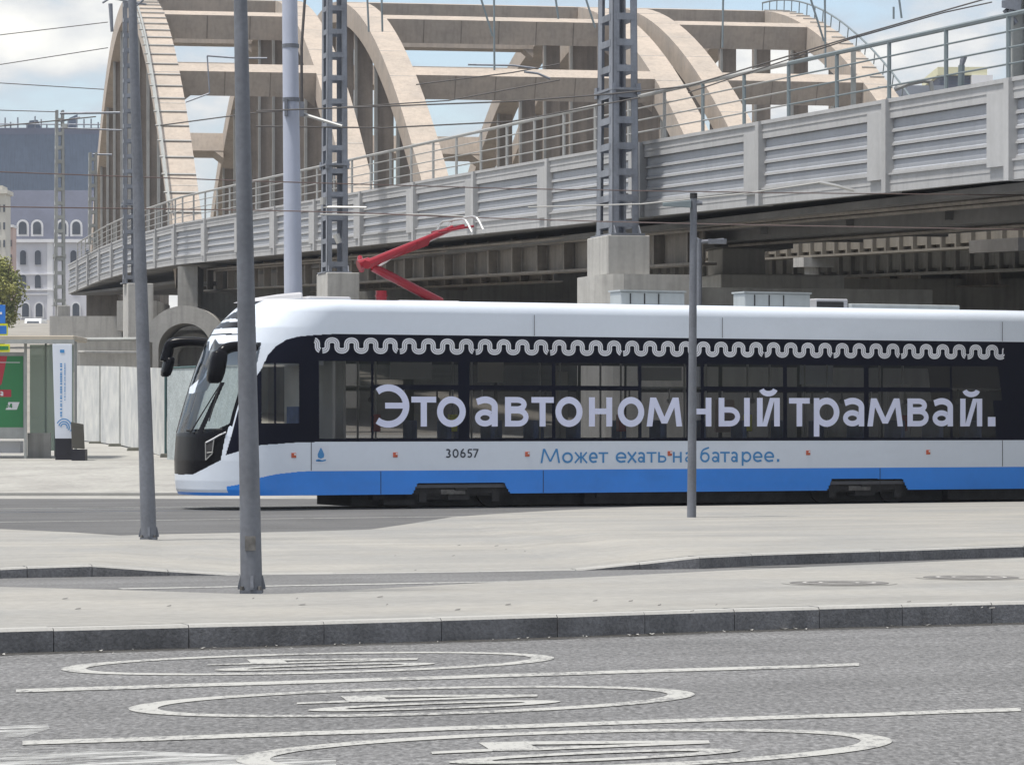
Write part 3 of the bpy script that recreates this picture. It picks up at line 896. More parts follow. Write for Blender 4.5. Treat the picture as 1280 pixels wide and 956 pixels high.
# underframe and bogies; low dark boxes added for the shade below the skirt
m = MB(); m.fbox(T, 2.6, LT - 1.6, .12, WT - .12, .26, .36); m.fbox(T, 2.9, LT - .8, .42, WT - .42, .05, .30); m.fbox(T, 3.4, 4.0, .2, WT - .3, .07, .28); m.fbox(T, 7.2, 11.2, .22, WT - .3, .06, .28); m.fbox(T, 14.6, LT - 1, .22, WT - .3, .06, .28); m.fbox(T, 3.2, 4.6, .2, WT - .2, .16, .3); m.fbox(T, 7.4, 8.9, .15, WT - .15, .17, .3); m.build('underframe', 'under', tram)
for poly in (bog1, bog2):
    uc = (min(p[0] for p in poly) + max(p[0] for p in poly)) / 2
    m = MB(); m.fbox(T, uc - .98, uc + .98, .16, .26, .22, .50); m.fbox(T, uc - .98, uc + .98, WT - .26, WT - .16, .22, .50)
    m.fbox(T, uc - .2, uc + .2, .13, WT - .13, .15, .42); m.fbox(T, uc - .75, uc - .62, .11, .16, .12, .46); m.fbox(T, uc + .62, uc + .75, .11, .16, .12, .46)
    m.tube(T(uc - .1, .12, .36), T(uc + .12, .12, .36), .06, .06, 8)
    bo = m.build('bogie', 'under', tram)
    for du in (-.72, .72):
        for v in (.40, 2.02):
            m = MB(); m.tube(T(uc + du, v - .055, .315), T(uc + du, v + .055, .315), .30, .30, 28); m.tube(T(uc + du, v - .07, .315), T(uc + du, v + .07, .315), .11, .11, 12)
            m.build('wheel', 'under', bo)
    m = MB(); m.fbox(T, uc - .35, uc + .1, .09, .15, .25, .33); m.build('track_brake', 'iron', bo)
# roof equipment
def roofbox(name, x0, x1, y0, y1, v0, v1, material, bev=.02, lid=False):
    a = UZ(x0, 378, v0)[0]; b = UZ(x1, 378, v0)[0]
    zt = UZ((x0 + x1) / 2, y0, v0)[1]; zb = 3.54
    m = MB(); m.fbox(T, a, b, v0, v1, zb, zt)
    o = m.build(name, material, tram, bevel=bev)
    if lid:
        m = MB(); m.fbox(T, a - .02, b + .02, v0 - .02, v1 + .02, zt, zt + .03); m.build('box_lid', 'roofbox', o)
        for f in (.14, .36, .58):
            m = MB(); uu = a + (b - a) * f; m.fbox(T, uu, uu + .02, v0 - .012, v0, zb + .04, zt - .03); m.build('panel_seam', 'under', o)
    return o
roofbox('roof_fairing', 385, 440, 370.5, 378, .55, 1.95, 'greybox', .05)
m = MB()
A = [T(1.15, .9, 3.52), T(1.15, 1.6, 3.52), T(2.1, 1.9, 3.55), T(2.1, .6, 3.55)]
B = [T(1.45, .95, 3.60), T(1.45, 1.55, 3.60), T(2.1, 1.85, 3.70), T(2.1, .65, 3.70)]
m.hexa(A + B); outward(m.build('front_fairing', 'greybox', tram, bevel=.04))
roofbox('roof_container', 776, 856, 365, 384, .5, .95, 'roofbox', .02, True)
roofbox('roof_container', 931, 1013, 367, 386, .5, .95, 'roofbox', .02, True)
o = roofbox('brake_resistor', 1020, 1060, 373.5, 386, .6, 1.1, 'greybox')
m = MB(); a0, b0 = UZ(1016, 380, .6)[0], UZ(1060, 380, .6)[0]; m.fbox(T, a0 + .08, b0 - .1, .585, .6, 3.58, 3.68); m.build('louvre_opening', 'dark', o)
roofbox('cable_duct', 1064, 1200, 380.5, 386, .5, 1.0, 'roofbox')
roofbox('cable_duct', 592, 758, 378.6, 384, .4, .8, 'greybox')
roofbox('panto_base', 500, 575, 375.5, 384, .75, 1.75, 'greybox')
# pantograph, red, folded towards the front
PU = lambda x, y, v=1.25: T(UZ(x, y, v)[0], v, UZ(x, y, v)[1])
pa = thing('pantograph', (0, 0, 0), None, None)
pa.parent = tram; LOC['pantograph'] = Vector((0, 0, 0)); pa.location = -Vector(tram.location)
m = MB()
for v in (1.05, 1.45): m.tube(PU(551, 378, v), PU(466, 334, v), .085, .075, 12)
m.tube(PU(551, 378, .95), PU(551, 378, 1.55), .05, .05, 10)
m.build('lower_arm', 'red', pa)
m = MB()
for v in (.92, 1.58): m.tube(PU(458, 331, v), PU(566, 285, 1.25 + (v - 1.25) * .35), .085, .05, 10)
m.tube(PU(458, 331, .85), PU(458, 331, 1.65), .07, .07, 10)
for f in (.35, .6): m.tube(PU(458 + 108 * f, 331 - 46 * f, .95), PU(458 + 108 * f, 331 - 46 * f, 1.55), .03, .03, 8)
m.hexa([PU(490, 324, .98), PU(535, 307, .98), PU(535, 307, 1.5), PU(490, 324, 1.5), PU(486, 317, .98), PU(540, 296, .98), PU(540, 296, 1.5), PU(486, 317, 1.5)])
m.build('upper_arm', 'red', pa)
m = MB(); m.tube(PU(452, 338, 1.1), PU(450, 322, 1.4), .05, .05, 8); m.tube(PU(448, 332, 1.0), PU(462, 327, 1.0), .09, .08, 10); m.tube(PU(448, 332, 1.5), PU(462, 327, 1.5), .09, .08, 10); m.build('elbow_joint', 'red', pa)
m = MB(); m.tube(PU(470, 336, 1.25), PU(488, 323, 1.25), .022, .022, 8); m.tube(PU(535, 302, 1.25), PU(566, 287, 1.25), .02, .02, 8); m.build('control_rod', 'shiny', pa)
m = MB()
for x, y in ((566, 284), (580, 281)):
    ln_ = []
    for k in range(13):
        t = -1 + k / 6
        v = 1.25 + t * .85
        drop = 0 if abs(t) < .55 else (abs(t) - .55) ** 1.5 * .85
        p = PU(x, y, 1.25); c = T(UZ(x, y, 1.25)[0], v, UZ(x, y, 1.25)[1] + .12 - drop); ln_.append(c)
    m.path(ln_, .022, 8)
m.build('contact_strip', 'shiny', pa)
m = MB(); m.tube(PU(548, 290, .8), PU(592, 283, .8), .022, .022, 8); m.tube(PU(548, 290, 1.7), PU(592, 283, 1.7), .022, .022, 8); m.tube(PU(560, 288, .8), PU(560, 288, 1.7), .03, .03, 8); m.tube(PU(540, 292, 1.25), PU(580, 283, 1.25), .04, .04, 8); m.build('head_frame', 'red', pa)
m = MB(); m.tube(PU(476.5, 380, .9), PU(476.5, 363.5, .9), .095, .095, 16); m.tube(PU(476.5, 371, .9), PU(476.5, 369, .9), .11, .11, 16); m.build('insulator', 'red', tram)
# mirrors
def mirror(far):
    q = lambda x, y, v: T(UZ(x, y, v)[0], v, UZ(x, y, v)[1])
    if far: pts = [q(264, 429, 2.3), q(236, 427, 2.5), q(214, 430, 2.64), q(210, 440, 2.66), q(207, 452, 2.66)]; hd = (q(212.5, 446, 2.64), q(206.5, 471, 2.66), .085)
    else: pts = [q(320, 434, .04), q(296, 433, -.10), q(281, 437, -.16), q(276, 446, -.17)]; hd = (q(275, 437, -.16), q(267.5, 479, -.17), .14)
    m = MB()
    fine = []
    for i in range(len(pts) - 1):
        p0, p1, p2, p3 = pts[max(i - 1, 0)], pts[i], pts[i + 1], pts[min(i + 2, len(pts) - 1)]
        for k in range(5):
            t = k / 5
            fine.append(.5 * ((2 * p1) + (p2 - p0) * t + (2 * p0 - 5 * p1 + 4 * p2 - p3) * t * t + (3 * p1 - p0 - 3 * p2 + p3) * t ** 3))
    fine.append(pts[-1])
    m.sweep(fine, [.075 + .035 * i / len(fine) for i in range(len(fine))])
    o = outward(m.build('mirror', 'mask', tram, smooth=True))
    p, r, w = hd
    m = MB(); n = 16; rings = []
    for k, (t, sc) in enumerate(((0, .55), (.08, .9), (.3, 1.0), (.7, 1.0), (.92, .85), (1, .5))):
        c = p.lerp(r, t)
        for i in range(n):
            an = 2 * math.pi * i / n
            ca, sa = math.cos(an), math.sin(an)
            ex = abs(ca) ** .6 * (1 if ca > 0 else -1); ey = abs(sa) ** .6 * (1 if sa > 0 else -1)
            m.v.append(tuple(c + ALONG * (w * sc * ex) + ACROSS * (.14 * sc * ey)))
    for k in range(5):
        for i in range(n): m.f.append([k * n + i, k * n + (i + 1) % n, (k + 1) * n + (i + 1) % n, (k + 1) * n + i]); m.mi.append(None)
    m.f.append(list(range(n - 1, -1, -1))); m.mi.append(None); m.f.append(list(range(5 * n, 6 * n))); m.mi.append(None)
    outward(m.build('mirror_head', 'mask', o, smooth=True))
mirror(False); mirror(True)
m = MB(); vv = 1.75
lp_ = [T(UZ(x, y, vv)[0] + .06, vv, UZ(x, y, vv)[1]) for x, y in ((264, 424), (292, 424), (278, 438), (270, 452), (264, 470), (254, 488), (240, 491), (241, 484), (252, 473), (260, 455), (263, 440))]
m.prism(lp_, ACROSS * .10); outward(m.build('cab_pillar', 'white', tram))
# headlight, wiper, small marks
m = MB()
q = [UZ(x, y) for x, y in ((261.5, 551), (267.5, 549), (266, 569), (259.5, 573))]
us_ = .80
def front_at(t, z, d=.012):
    s = t * NOSE
    u, w = nose_pt(s, z); u += fprof(z)
    v = WT / 2 - (WT / 2) * w
    return T(u - d, v - d, z)
def near_px(x, y, d=.012):
    """point on the near half of the rounded front that shows at photo point x, y"""
    best = None
    for i in range(121):
        t = i / 120
        un, w = nose_pt(t * NOSE, 0)
        v = WT / 2 - WT / 2 * w
        z = 1.2
        for _ in range(6):
            p = T(un + fprof(z), v, z); z += (PX(p)[1] - y) * p.y / F
        e = abs(PX(T(un + fprof(z), v, z))[0] - x)
        if best is None or e < best[0]: best = (e, un + fprof(z), v, z)
    _, u, v, z = best
    return T(u - d, v - d, z)
q = [near_px(x, y) for x, y in ((257.5, 553), (267.5, 549), (266, 567), (257.5, 575))]
m.add(q, [(0, 1, 2, 3)])
hl = m.build('headlight', 'under', tram)
m = MB(); m.path(q + [q[0]], .010, 6); m.path([near_px(259, 566), near_px(267, 565)], .010, 6); m.build('headlight_rim', 'rail', hl)
m = MB(); m.path([near_px(x, y) for x, y in ((258, 553), (266, 549), (275, 544), (283, 540))], .014, 6); m.build('trim_strip', 'trim', tram)
def far_at(t, z, d=.01):
    u, w = nose_pt(t * NOSE, z)
    return T(u + fprof(z) - d, WT / 2 + WT / 2 * w + d, z)
m = MB(); m.path([far_at(.30, 1.3 + .1 * k) for k in range(19)], .016, 6); m.build('windscreen_seal', 'dark', tram)
m = MB(); m.tube(front_at(.12, 1.3, .04), front_at(.34, 2.1, .05), .014, .010, 6); m.tube(front_at(.34, 1.5, .05), front_at(.34, 2.2, .05), .012, .012, 6); m.tube(front_at(.05, 1.34, .03), front_at(.5, 1.36, .03), .02, .02, 6); m.build('wiper', 'dark', tram)
for x in (367, 494, 659, 837, 1010, 1160):
    y = 569 - (x - 367) * .005
    u, z = UZ(x, y)
    m = MB(); m.fbox(T, u - .042, u + .042, -.016, -.002, z - .042, z + .042); o = m.build('side_reflector', 'reflector', tram, bevel=.006)
    m = MB(); m.fbox(T, u + .006, u + .034, -.021, -.0165, z + .002, z + .032); m.build('lens', 'trim', o)
# panel seams in the bodywork
m = MB()
for x in (389, 545, 668, 903, 1145, 1253):
    u = UZ(x, 570)[0]
    if x in (389, 1253): m.fbox(T, u - .006, u + .006, -.004, .0, Z_BLUE + .01, Z_BELT - .005)
    if x in (668, 903, 1253): m.fbox(T, u - .004, u + .004, -.003, .002, Z_BTOP + .01, 3.34)
for x in (476, 679, 1100): 
    u = UZ(x, 600)[0]; m.fbox(T, u - .005, u + .005, -.004, .0, Z_SK + .01, Z_BLUE - .01)
m.build('panel_joint', 'under', tram)
# emblem sticker: blue drop and wave on a pale square
u0, z0 = UZ(391, 579); u1, z1 = UZ(411, 557)
m = MB(); m.add([T(u0, -.004, z0), T(u1, -.004, z0), T(u1, -.004, z1), T(u0, -.004, z1)], [(0, 1, 2, 3)])
st = m.build('sticker', 'stele', tram)
m = MB(); cu, cz_ = (u0 + u1) / 2, (z0 + z1) / 2
m.add([T(cu + a, -.006, cz_ + b) for a, b in ((0, .12), (.035, .06), (.06, .0), (.05, -.05), (0, -.07), (-.05, -.05), (-.06, .0), (-.035, .06))], [tuple(range(8))])
m.add([T(cu + a, -.006, cz_ + b) for a, b in ((-.09, -.09), (-.04, -.075), (.02, -.095), (.09, -.08), (.09, -.105), (.02, -.12), (-.04, -.1), (-.09, -.115))], [(0, 1, 2, 7), (2, 3, 4, 5), (2, 5, 6, 7)])
m.build('emblem', 'bluevinyl', st)

# ------------------------------------------------------------------ lettering cut as flat vinyl strokes
class Pen:
    def __init__(s, to3, d0=-.006): s.mb, s.to3, s.k, s.d0 = MB(), to3, 0, d0
    def ribbon(s, pts, w, closed=False):
        pts = [Vector((p[0], p[1], 0)) for p in pts]
        n = len(pts); L_, R_ = [], []
        for i, p in enumerate(pts):
            a = pts[(i - 1) % n] if (closed or i) else p
            b = pts[(i + 1) % n] if (closed or i < n - 1) else p
            d1 = (p - a).normalized() if (p - a).length > 1e-9 else None
            d2 = (b - p).normalized() if (b - p).length > 1e-9 else None
            if d1 is None: d1 = d2
            if d2 is None: d2 = d1
            t = (d1 + d2).normalized()
            nrm = Vector((-t.y, t.x, 0))
            k = 1 / max(.5, nrm.dot(Vector((-d1.y, d1.x, 0))))
            L_.append(p + nrm * (w / 2 * k)); R_.append(p - nrm * (w / 2 * k))
        s.k += 1; dep = s.d0 - .0004 * (s.k % 7)
        vs = [s.to3(q.x, q.y, dep) for q in L_ + R_]
        m = n if closed else n - 1
        s.mb.add(vs, [(i, n + i, n + (i + 1) % n, (i + 1) % n) for i in range(m)])
    def poly(s, pts):
        s.k += 1; dep = s.d0 - .0004 * (s.k % 7)
        s.mb.add([s.to3(p[0], p[1], dep) for p in pts], [tuple(range(len(pts)))])
def arc(cx, cy, rx, ry, a0, a1, n=18):
    return [(cx + rx * math.cos(math.radians(a0 + (a1 - a0) * i / n)), cy + ry * math.sin(math.radians(a0 + (a1 - a0) * i / n))) for i in range(n + 1)]
def glyph(pen, ch, x, w, y, h, t):
    """x,w: left and width; y,h: baseline and letter height; t: stroke"""
    R = lambda pts, tt=None, closed=False: pen.ribbon([(x + a, y + b) for a, b in pts], tt or t, closed)
    tb = t * .86
    if ch == 'о': R(arc(w / 2, h / 2, w / 2 - t / 2, h / 2 - tb / 2, 0, 348, 28) + [], t, True)
    elif ch == 'т': R([(0, h - tb / 2), (w, h - tb / 2)], tb); R([(w / 2, 0), (w / 2, h - tb)])
    elif ch == 'н': R([(t / 2, 0), (t / 2, h)]); R([(w - t / 2, 0), (w - t / 2, h)]); R([(t, h * .52), (w - t, h * .52)], tb)
    elif ch == 'а':
        R([(w * .10, h * .83)] + arc(w * .46, h * .68, w * .54 - t / 2, h * .32 - tb / 2, 112, 0, 12) + [(w - t / 2, 0)])
        R(arc(w * .45, h * .29, w * .45 - t / 2, h * .29 - tb / 2, 40, 400, 22), tb)
    elif ch == 'в':
        R([(t / 2, 0), (t / 2, h)])
        R([(t * .9, h - tb / 2), (w * .52, h - tb / 2)] + arc(w * .52, h * .745, w * .40 - t / 2, h * .255 - tb / 2, 90, -90, 10)[1:] + [(t * .9, h * .49 + tb / 2)], tb)
        R([(t * .9, h * .54), (w * .55, h * .54)] + arc(w * .55, h * .27 + tb / 4, w * .45 - t / 2, h * .27 - tb / 4, 90, -90, 10)[1:] + [(t * .9, tb / 2)], tb)
    elif ch in 'мМ':
        e = w * (.10 if ch == 'м' else .13)
        tt = t * .98
        pen.poly([(x, y), (x + tt, y), (x + e + tt * .95, y + h), (x + e, y + h)])
        pen.poly([(x + w - tt, y), (x + w, y), (x + w - e, y + h), (x + w - e - tt * .95, y + h)])
        pen.poly([(x + e, y + h), (x + e + tt * 1.05, y + h), (x + w / 2 + tt * .5, y + h * .10), (x + w / 2 - tt * .5, y + h * .10)])
        pen.poly([(x + w - e - tt * 1.05, y + h), (x + w - e, y + h), (x + w / 2 + tt * .5, y + h * .10), (x + w / 2 - tt * .5, y + h * .10)])
    elif ch == 'ь':
        R([(t / 2, 0), (t / 2, h)])
        R([(t * .9, h * .58), (w * .52, h * .58)] + arc(w * .52, h * .29 + tb / 4, w * .48 - t / 2, h * .29 - tb / 4, 90, -90, 12)[1:] + [(t * .9, tb / 2)], tb)
    elif ch == 'ы': glyph(pen, 'ь', x, w * .70, y, h, t); R([(w - t / 2, 0), (w - t / 2, h)])
    elif ch in 'ий':
        R([(t / 2, 0), (t / 2, h)]); R([(w - t / 2, 0), (w - t / 2, h)])
        pen.poly([(x + t * .85, y), (x + t * 1.75, y), (x + w - t * .85, y + h), (x + w - t * 1.75, y + h)])
        if ch == 'й': R(arc(w / 2, h * 1.32, w * .30, h * .17, 188, 352, 12), t * .85)
    elif ch == 'р':
        R([(t / 2, -h * .36), (t / 2, h)])
        R(arc(w * .50, h / 2, w * .50 - t / 2, h / 2 - tb / 2, 0, 348, 28), t, True)
    elif ch == 'Э':
        R(arc(w * .36, h / 2, w * .64 - t / 2, h / 2 - tb / 2, 128, -128, 30)); R([(w * .26, h * .51), (w - t * .9, h * .51)], tb)
    elif ch == '.': pen.poly([(x, y), (x + w, y), (x + w, y + h), (x, y + h)])
    elif ch == 'ж':
        R([(w / 2, 0), (w / 2, h)], t * .9)
        for sx in (0, 1):
            X = lambda a: a if not sx else w - a
            R([(X(t * .4), 0), (X(w * .40), h * .52)], t * .85); R([(X(t * .5), h), (X(w * .42), h * .48)], t * .85)
    elif ch == 'е':
        R([(w - t * .6, h * .14)] + arc(w / 2, h / 2, w / 2 - t / 2, h / 2 - tb / 2, -70, -360, 24)); R([(t * .8, h * .48), (w - t * .1, h * .48)], tb)
    elif ch == 'х': R([(t * .5, 0), (w - t * .5, h)]); R([(t * .5, h), (w - t * .5, 0)])
    elif ch == 'б':
        R(arc(w / 2, h * .48, w / 2 - t / 2, h * .48 - tb / 2, 0, 348, 24), t, True)
        R([(t * .55, h * .5)] + arc(w * .62, h * .66, w * .62 - t * .55, h * .62, 175, 112, 8) + [(w * .92, h * 1.40)], tb)
    elif ch == '3':
        R(arc(w * .42, h * .735, w * .50 - t / 2, h * .265 - tb / 2, 140, -75, 14)); R(arc(w * .42, h * .27, w * .56 - t / 2, h * .27 - tb / 2, 85, -140, 16))
    elif ch == '0': R(arc(w / 2, h / 2, w / 2 - t / 2, h / 2 - tb / 2, 0, 345, 22), t, True)
    elif ch == '6': R(arc(w / 2, h * .32, w / 2 - t / 2, h * .32 - tb / 2, 0, 345, 20), t, True); R([(t * .6, h * .38), (w * .25, h * .72), (w * .62, h)])
    elif ch == '5': R([(w * .92, h - tb / 2), (w * .22, h - tb / 2)], tb); R([(w * .24, h - tb / 2), (w * .17, h * .55)]); R([(w * .14, h * .55)] + arc(w * .42, h * .32, w * .54 - t / 2, h * .32 - tb / 2, 95, -140, 16))
    elif ch == '7': R([(0, h - tb / 2), (w, h - tb / 2)], tb); R([(w - t * .5, h - tb * .6), (w * .28, 0)])
    elif ch == 'ц': R([(t / 2, tb), (t / 2, h)]); R([(w * .8 - t / 2, 0), (w * .8 - t / 2, h)]); R([(0, tb / 2), (w, tb / 2)], tb); R([(w - t / 2, tb), (w - t / 2, -h * .25)])
    elif ch == 'D': R([(t / 2, 0), (t / 2, h)]); R([(t, h - tb / 2), (w * .4, h - tb / 2)] + arc(w * .4, h / 2, w * .6 - t / 2, h / 2 - tb / 2, 90, -90, 12) + [(t, tb / 2)], tb)
    elif ch == '4': R([(w * .72, 0), (w * .72, h)]); R([(w * .66, h), (t * .4, h * .3)]); R([(0, h * .28), (w, h * .28)], tb)
side3 = lambda a, b, d: T(a, d, b)
def write_px(name, items, y_base, y_top, stroke, material, parent, ref=None):
    """items: (char, left px, right px); heights taken once at the phrase start, constant along the side"""
    ref = items[0][1] if ref is None else ref
    pen = Pen(side3)
    zb = UZ(ref, y_base)[1]; zt = UZ(ref, y_top)[1]
    for it in items:
        ch, xl, xr = it[0], it[1], it[2]
        ul, ur = UZ(xl, 520)[0], UZ(xr, 520)[0]
        h = zt - zb
        if ch == 'Э' or ch == 'М' or ch == '.': h *= it[3]
        b = zb
        if ch == 'Э': b = zb - .012
        glyph(pen, ch, ul, ur - ul, b, h, stroke)
    return pen.mb.build(name, material, parent)
big = [('Э', 470.5, 511.5, 1.415), ('т', 514, 545), ('о', 546, 582), ('а', 593, 622), ('в', 631, 661), ('т', 664, 692), ('о', 694, 728), ('н', 736, 765), ('о', 772, 805),
       ('м', 808, 852.5), ('н', 860, 889), ('ы', 898, 937), ('й', 946, 974.5), ('т', 986, 1012), ('р', 1017, 1049), ('а', 1053, 1080), ('м', 1084, 1128.5), ('в', 1134, 1161), ('а', 1165, 1191), ('й', 1200, 1227.5), ('.', 1234.5, 1244, .34)]
def words_px(name, items, cuts, *a):
    ref = items[0][1]
    for i, j in zip(cuts[:-1], cuts[1:]): write_px(name, items[i:j], *a, ref=ref)
words_px('slogan_lettering', big, (0, 3, 13, 21), 533, 495.5, .115, 'lavender', tram)
small = [('М', 675.5, 700, 1.34), ('о', 702.5, 716), ('ж', 717.5, 734.5), ('е', 736, 747), ('т', 748, 760), ('е', 769.5, 783), ('х', 783.5, 796), ('а', 797, 806), ('т', 808, 820.5), ('ь', 822.5, 833),
         ('н', 841, 852), ('а', 856, 866), ('б', 875, 887), ('а', 889.5, 899), ('т', 900, 912), ('а', 913.5, 922), ('р', 927, 939), ('е', 941, 953), ('е', 955, 967.5), ('.', 971, 974, .28)]
words_px('battery_lettering', small, (0, 5, 10, 12, 20), 578.7, 565.3, .036, 'bluevinyl', tram)
write_px('fleet_number', [('3', 557, 563.5), ('0', 565.5, 573.2), ('6', 575, 582), ('5', 584, 590.3), ('7', 591, 598)], 572, 561, .026, 'navy', tram)
# wave ornament: three parallel lines, hooks where the pattern restarts
pen = Pen(side3, -.006)
ua, ub = UZ(392, 430)[0], UZ(1255, 430)[0]
zc = UZ(440, 432)[1]
per = UZ(516.5, 432)[0] - UZ(420, 432)[0]
amp = .090
units = int((ub - ua) / per) + 1
for k in range(-1, units):
    for off in (-.034, 0, .034):
        pts = []
        N = 92
        for i in range(N + 1):
            ph = -0.50 + 3.94 * i / N           # in crests
            x = ph * per / 4 + .030 * math.sin(4 * math.pi * ph)
            zz_ = amp * math.cos(2 * math.pi * ph)
            pts.append(Vector((x, zz_, 0)))
        outp = []
        for i, p in enumerate(pts):
            d = (pts[min(i + 1, N)] - pts[max(i - 1, 0)]).normalized()
            q = p + Vector((-d.y, d.x, 0)) * off
            gx = ua + .33 + k * per + q.x
            outp.append((gx, zc + q.y))
        seg = []
        for q in outp + [None]:
            if q is not None and ua <= q[0] <= ub: seg.append(q)
            else:
                if len(seg) > 2: pen.ribbon(seg, .026)
                seg = []
pen.mb.build('wave_ornament', 'ornament', tram)

# ------------------------------------------------------------------ railway viaduct: frame running from near right to far left
TH = math.radians(15.0)
TC, TS = math.cos(TH), math.sin(TH)
NB = Vector((TC, TS, 0))                       # across the bridge, towards its far side
def ax(D):
    """edge of the bridge at depth D: x, bottom of the parapet"""
    if D <= 160: x = 26.84 - .26786 * D
    else: x = 26.84 - .26786 * 160 - .211 * (D - 160)
    zs = [(0, 4.198), (160, 9.046), (184, 9.74), (200, 10.02), (224, 10.14), (300, 10.2)]
    for (a, za), (b, zb) in zip(zs[:-1], zs[1:]):
        if D <= b: return x, za + (zb - za) * (D - a) / (b - a)
    return x, zs[-1][1]
def B(D, w, h):
    x, z = ax(D)
    return Vector((x + TC * w, D + TS * w, z + h))
PHT = 1.9
via = thing('railway_viaduct', B(90, 5, -6), 'long railway viaduct with ribbed grey parapet panels crossing behind the tram', 'viaduct')
posts = [47, 55.6, 64.3, 70.5, 78.3, 87.3, 96, 104.2, 112, 120, 127.8, 135.5, 143.2, 151.4, 159.6, 168, 176, 184, 192, 200, 208, 216, 224]
for a, b in zip(posts[:-1], posts[1:]):
    L_ = b - a
    pw = min(.16 * L_, 1.0)                    # pilaster at the near (right hand) end
    m = MB()
    m.fbox(B, a + .10, b - .04, .06, .22, 0, PHT)                                     # back sheet
    pn = m.build('parapet_panel', 'fascia', via)
    m = MB(); m.fbox(B, a + .08, b - .03, -.06, .10, PHT * .80, PHT); m.fbox(B, a + .08, b - .03, -.10, .25, PHT - .05, PHT + .03); m.fbox(B, a + .08, b - .03, -.075, .0, PHT * .885, PHT * .90)
    m.build('top_beam', 'fascia', pn)
    m = MB(); m.fbox(B, a + .08, b - .03, -.06, .10, -.02, PHT * .19); m.fbox(B, a + .08, b - .03, -.10, .0, PHT * .175, PHT * .195); m.fbox(B, a + .08, b - .03, -.07, .0, PHT * .08, PHT * .09)
    m.build('bottom_beam', 'fascia', pn)
    zs = [PHT * (.20 + .6 * k / 4) for k in range(5)]
    for z0, z1 in zip(zs[:-1], zs[1:]):
        m = MB()
        p = [(.03, z0 + .01), (-.005, z0 + .03), (-.005, z0 + .06), (.028, z0 + .08), (.018, (z0 + z1) / 2), (.028, z1 - .02), (.04, z1 - .01)]
        A = [B(a + pw + .02, w, h) for w, h in p]; C_ = [B(b - .06, w, h) for w, h in p]
        n = len(p)
        m.add(A + C_, [(i, i + 1, n + i + 1, n + i) for i in range(n - 1)], None)
        m.fbox(B, a + pw + .02, b - .06, -.022, .02, z0 - .005, z0 + .045, 'fascia')
        m.build('slat', 'slat', pn)
    m = MB(); m.fbox(B, a + .18, a + pw, -.14, .08, PHT * .13, PHT * .88); m.build('pilaster', 'fascia', pn)
    m = MB(); m.fbox(B, a - .10, a + .13, -.17, .2, -.04, PHT + .02); m.build('post', 'fascia', pn)
# railing above the parapet
RH = 1.32
D = 50.0
rp = []
while D < 222:
    rp.append(D); D += 3.05
for D in rp:
    m = MB(); q = B(D, .30, PHT - .15); e = B(D, .30, PHT + RH)
    m.tube(q, e, .045, .045, 6); m.build('railing_post', 'railgrey' if D < 84 else 'rail', via)
for k, (h, r) in enumerate(((RH, .05), (RH * .76, .02), (RH * .52, .02), (RH * .28, .02))):
    m = MB(); m.path([B(D, .30, PHT + h) for D in rp[:10]], r, 6); m.build('handrail' if k == 0 else 'railing_wire', 'railgrey', via)
    m = MB(); m.path([B(D, .30, PHT + h) for D in rp[9:]], r, 6); m.build('handrail' if k == 0 else 'railing_wire', 'rail', via)
# decks: three tracks pairs with light gaps between them
def deck(w0, w1, d0, d1, name='deck', hb=.04):
    Ds = [d for d in (47, 64, 80, 96, 112, 128, 136, 144, 160, 176, 192, 208, 226) if d0 <= d <= d1]
    m = MB()
    for a, b in zip(Ds[:-1], Ds[1:]): m.fbox(B, a, b, w0, w1, hb, .95)
    m.build(name, 'deck', via)
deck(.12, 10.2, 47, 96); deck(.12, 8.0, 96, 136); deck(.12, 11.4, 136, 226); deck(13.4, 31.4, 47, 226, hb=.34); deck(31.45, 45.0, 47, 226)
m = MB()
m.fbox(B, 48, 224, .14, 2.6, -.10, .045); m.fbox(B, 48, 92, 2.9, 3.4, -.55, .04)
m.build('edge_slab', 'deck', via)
def girder(w, d0, d1, h0, h1, material, step, boxy, name='girder'):
    m = MB(); m.fbox(B, d0, d1, w, w + .06, h0, h1)
    m.fbox(B, d0, d1, w - .32, w + .38, h0 - .07, h0)
    g = m.build(name, material, via)
    d = d0 + .4
    while d < d1 - .3:
        m = MB()
        m.fbox(B, d, d + (.16 if not boxy else .12), w - .30, w, h0, h1)
        if boxy:
            m.fbox(B, d + .12, d + step, w - .16, w, h0 + .12, h1 - .02)
        m.build('stiffener', material, g)
        d += step
    return g
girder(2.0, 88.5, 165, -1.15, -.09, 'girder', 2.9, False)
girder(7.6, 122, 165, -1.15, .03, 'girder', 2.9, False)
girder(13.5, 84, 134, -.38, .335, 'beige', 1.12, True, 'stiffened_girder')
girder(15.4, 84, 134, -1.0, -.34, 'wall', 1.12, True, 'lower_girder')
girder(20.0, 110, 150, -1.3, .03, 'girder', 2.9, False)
for w in (5.2, 7.2, 18.5, 24):
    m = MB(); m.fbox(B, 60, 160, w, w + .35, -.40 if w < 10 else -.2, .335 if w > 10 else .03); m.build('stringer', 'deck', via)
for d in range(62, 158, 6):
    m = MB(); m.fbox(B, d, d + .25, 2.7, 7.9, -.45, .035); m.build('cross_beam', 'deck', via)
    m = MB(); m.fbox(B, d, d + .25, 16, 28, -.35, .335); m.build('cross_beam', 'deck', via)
for w, h in ((1.2, -.25), (1.5, -.32), (3.9, -.6)):
    m = MB(); m.path([B(d, w, h) for d in range(62, 160, 8)], .05, 6); m.build('cable_pipe', 'girder', via)
m = MB(); m.fbox(B, 88.5, 91.8, 11, 11.4, -.72, -.36); m.build('service_duct', 'deck', via)
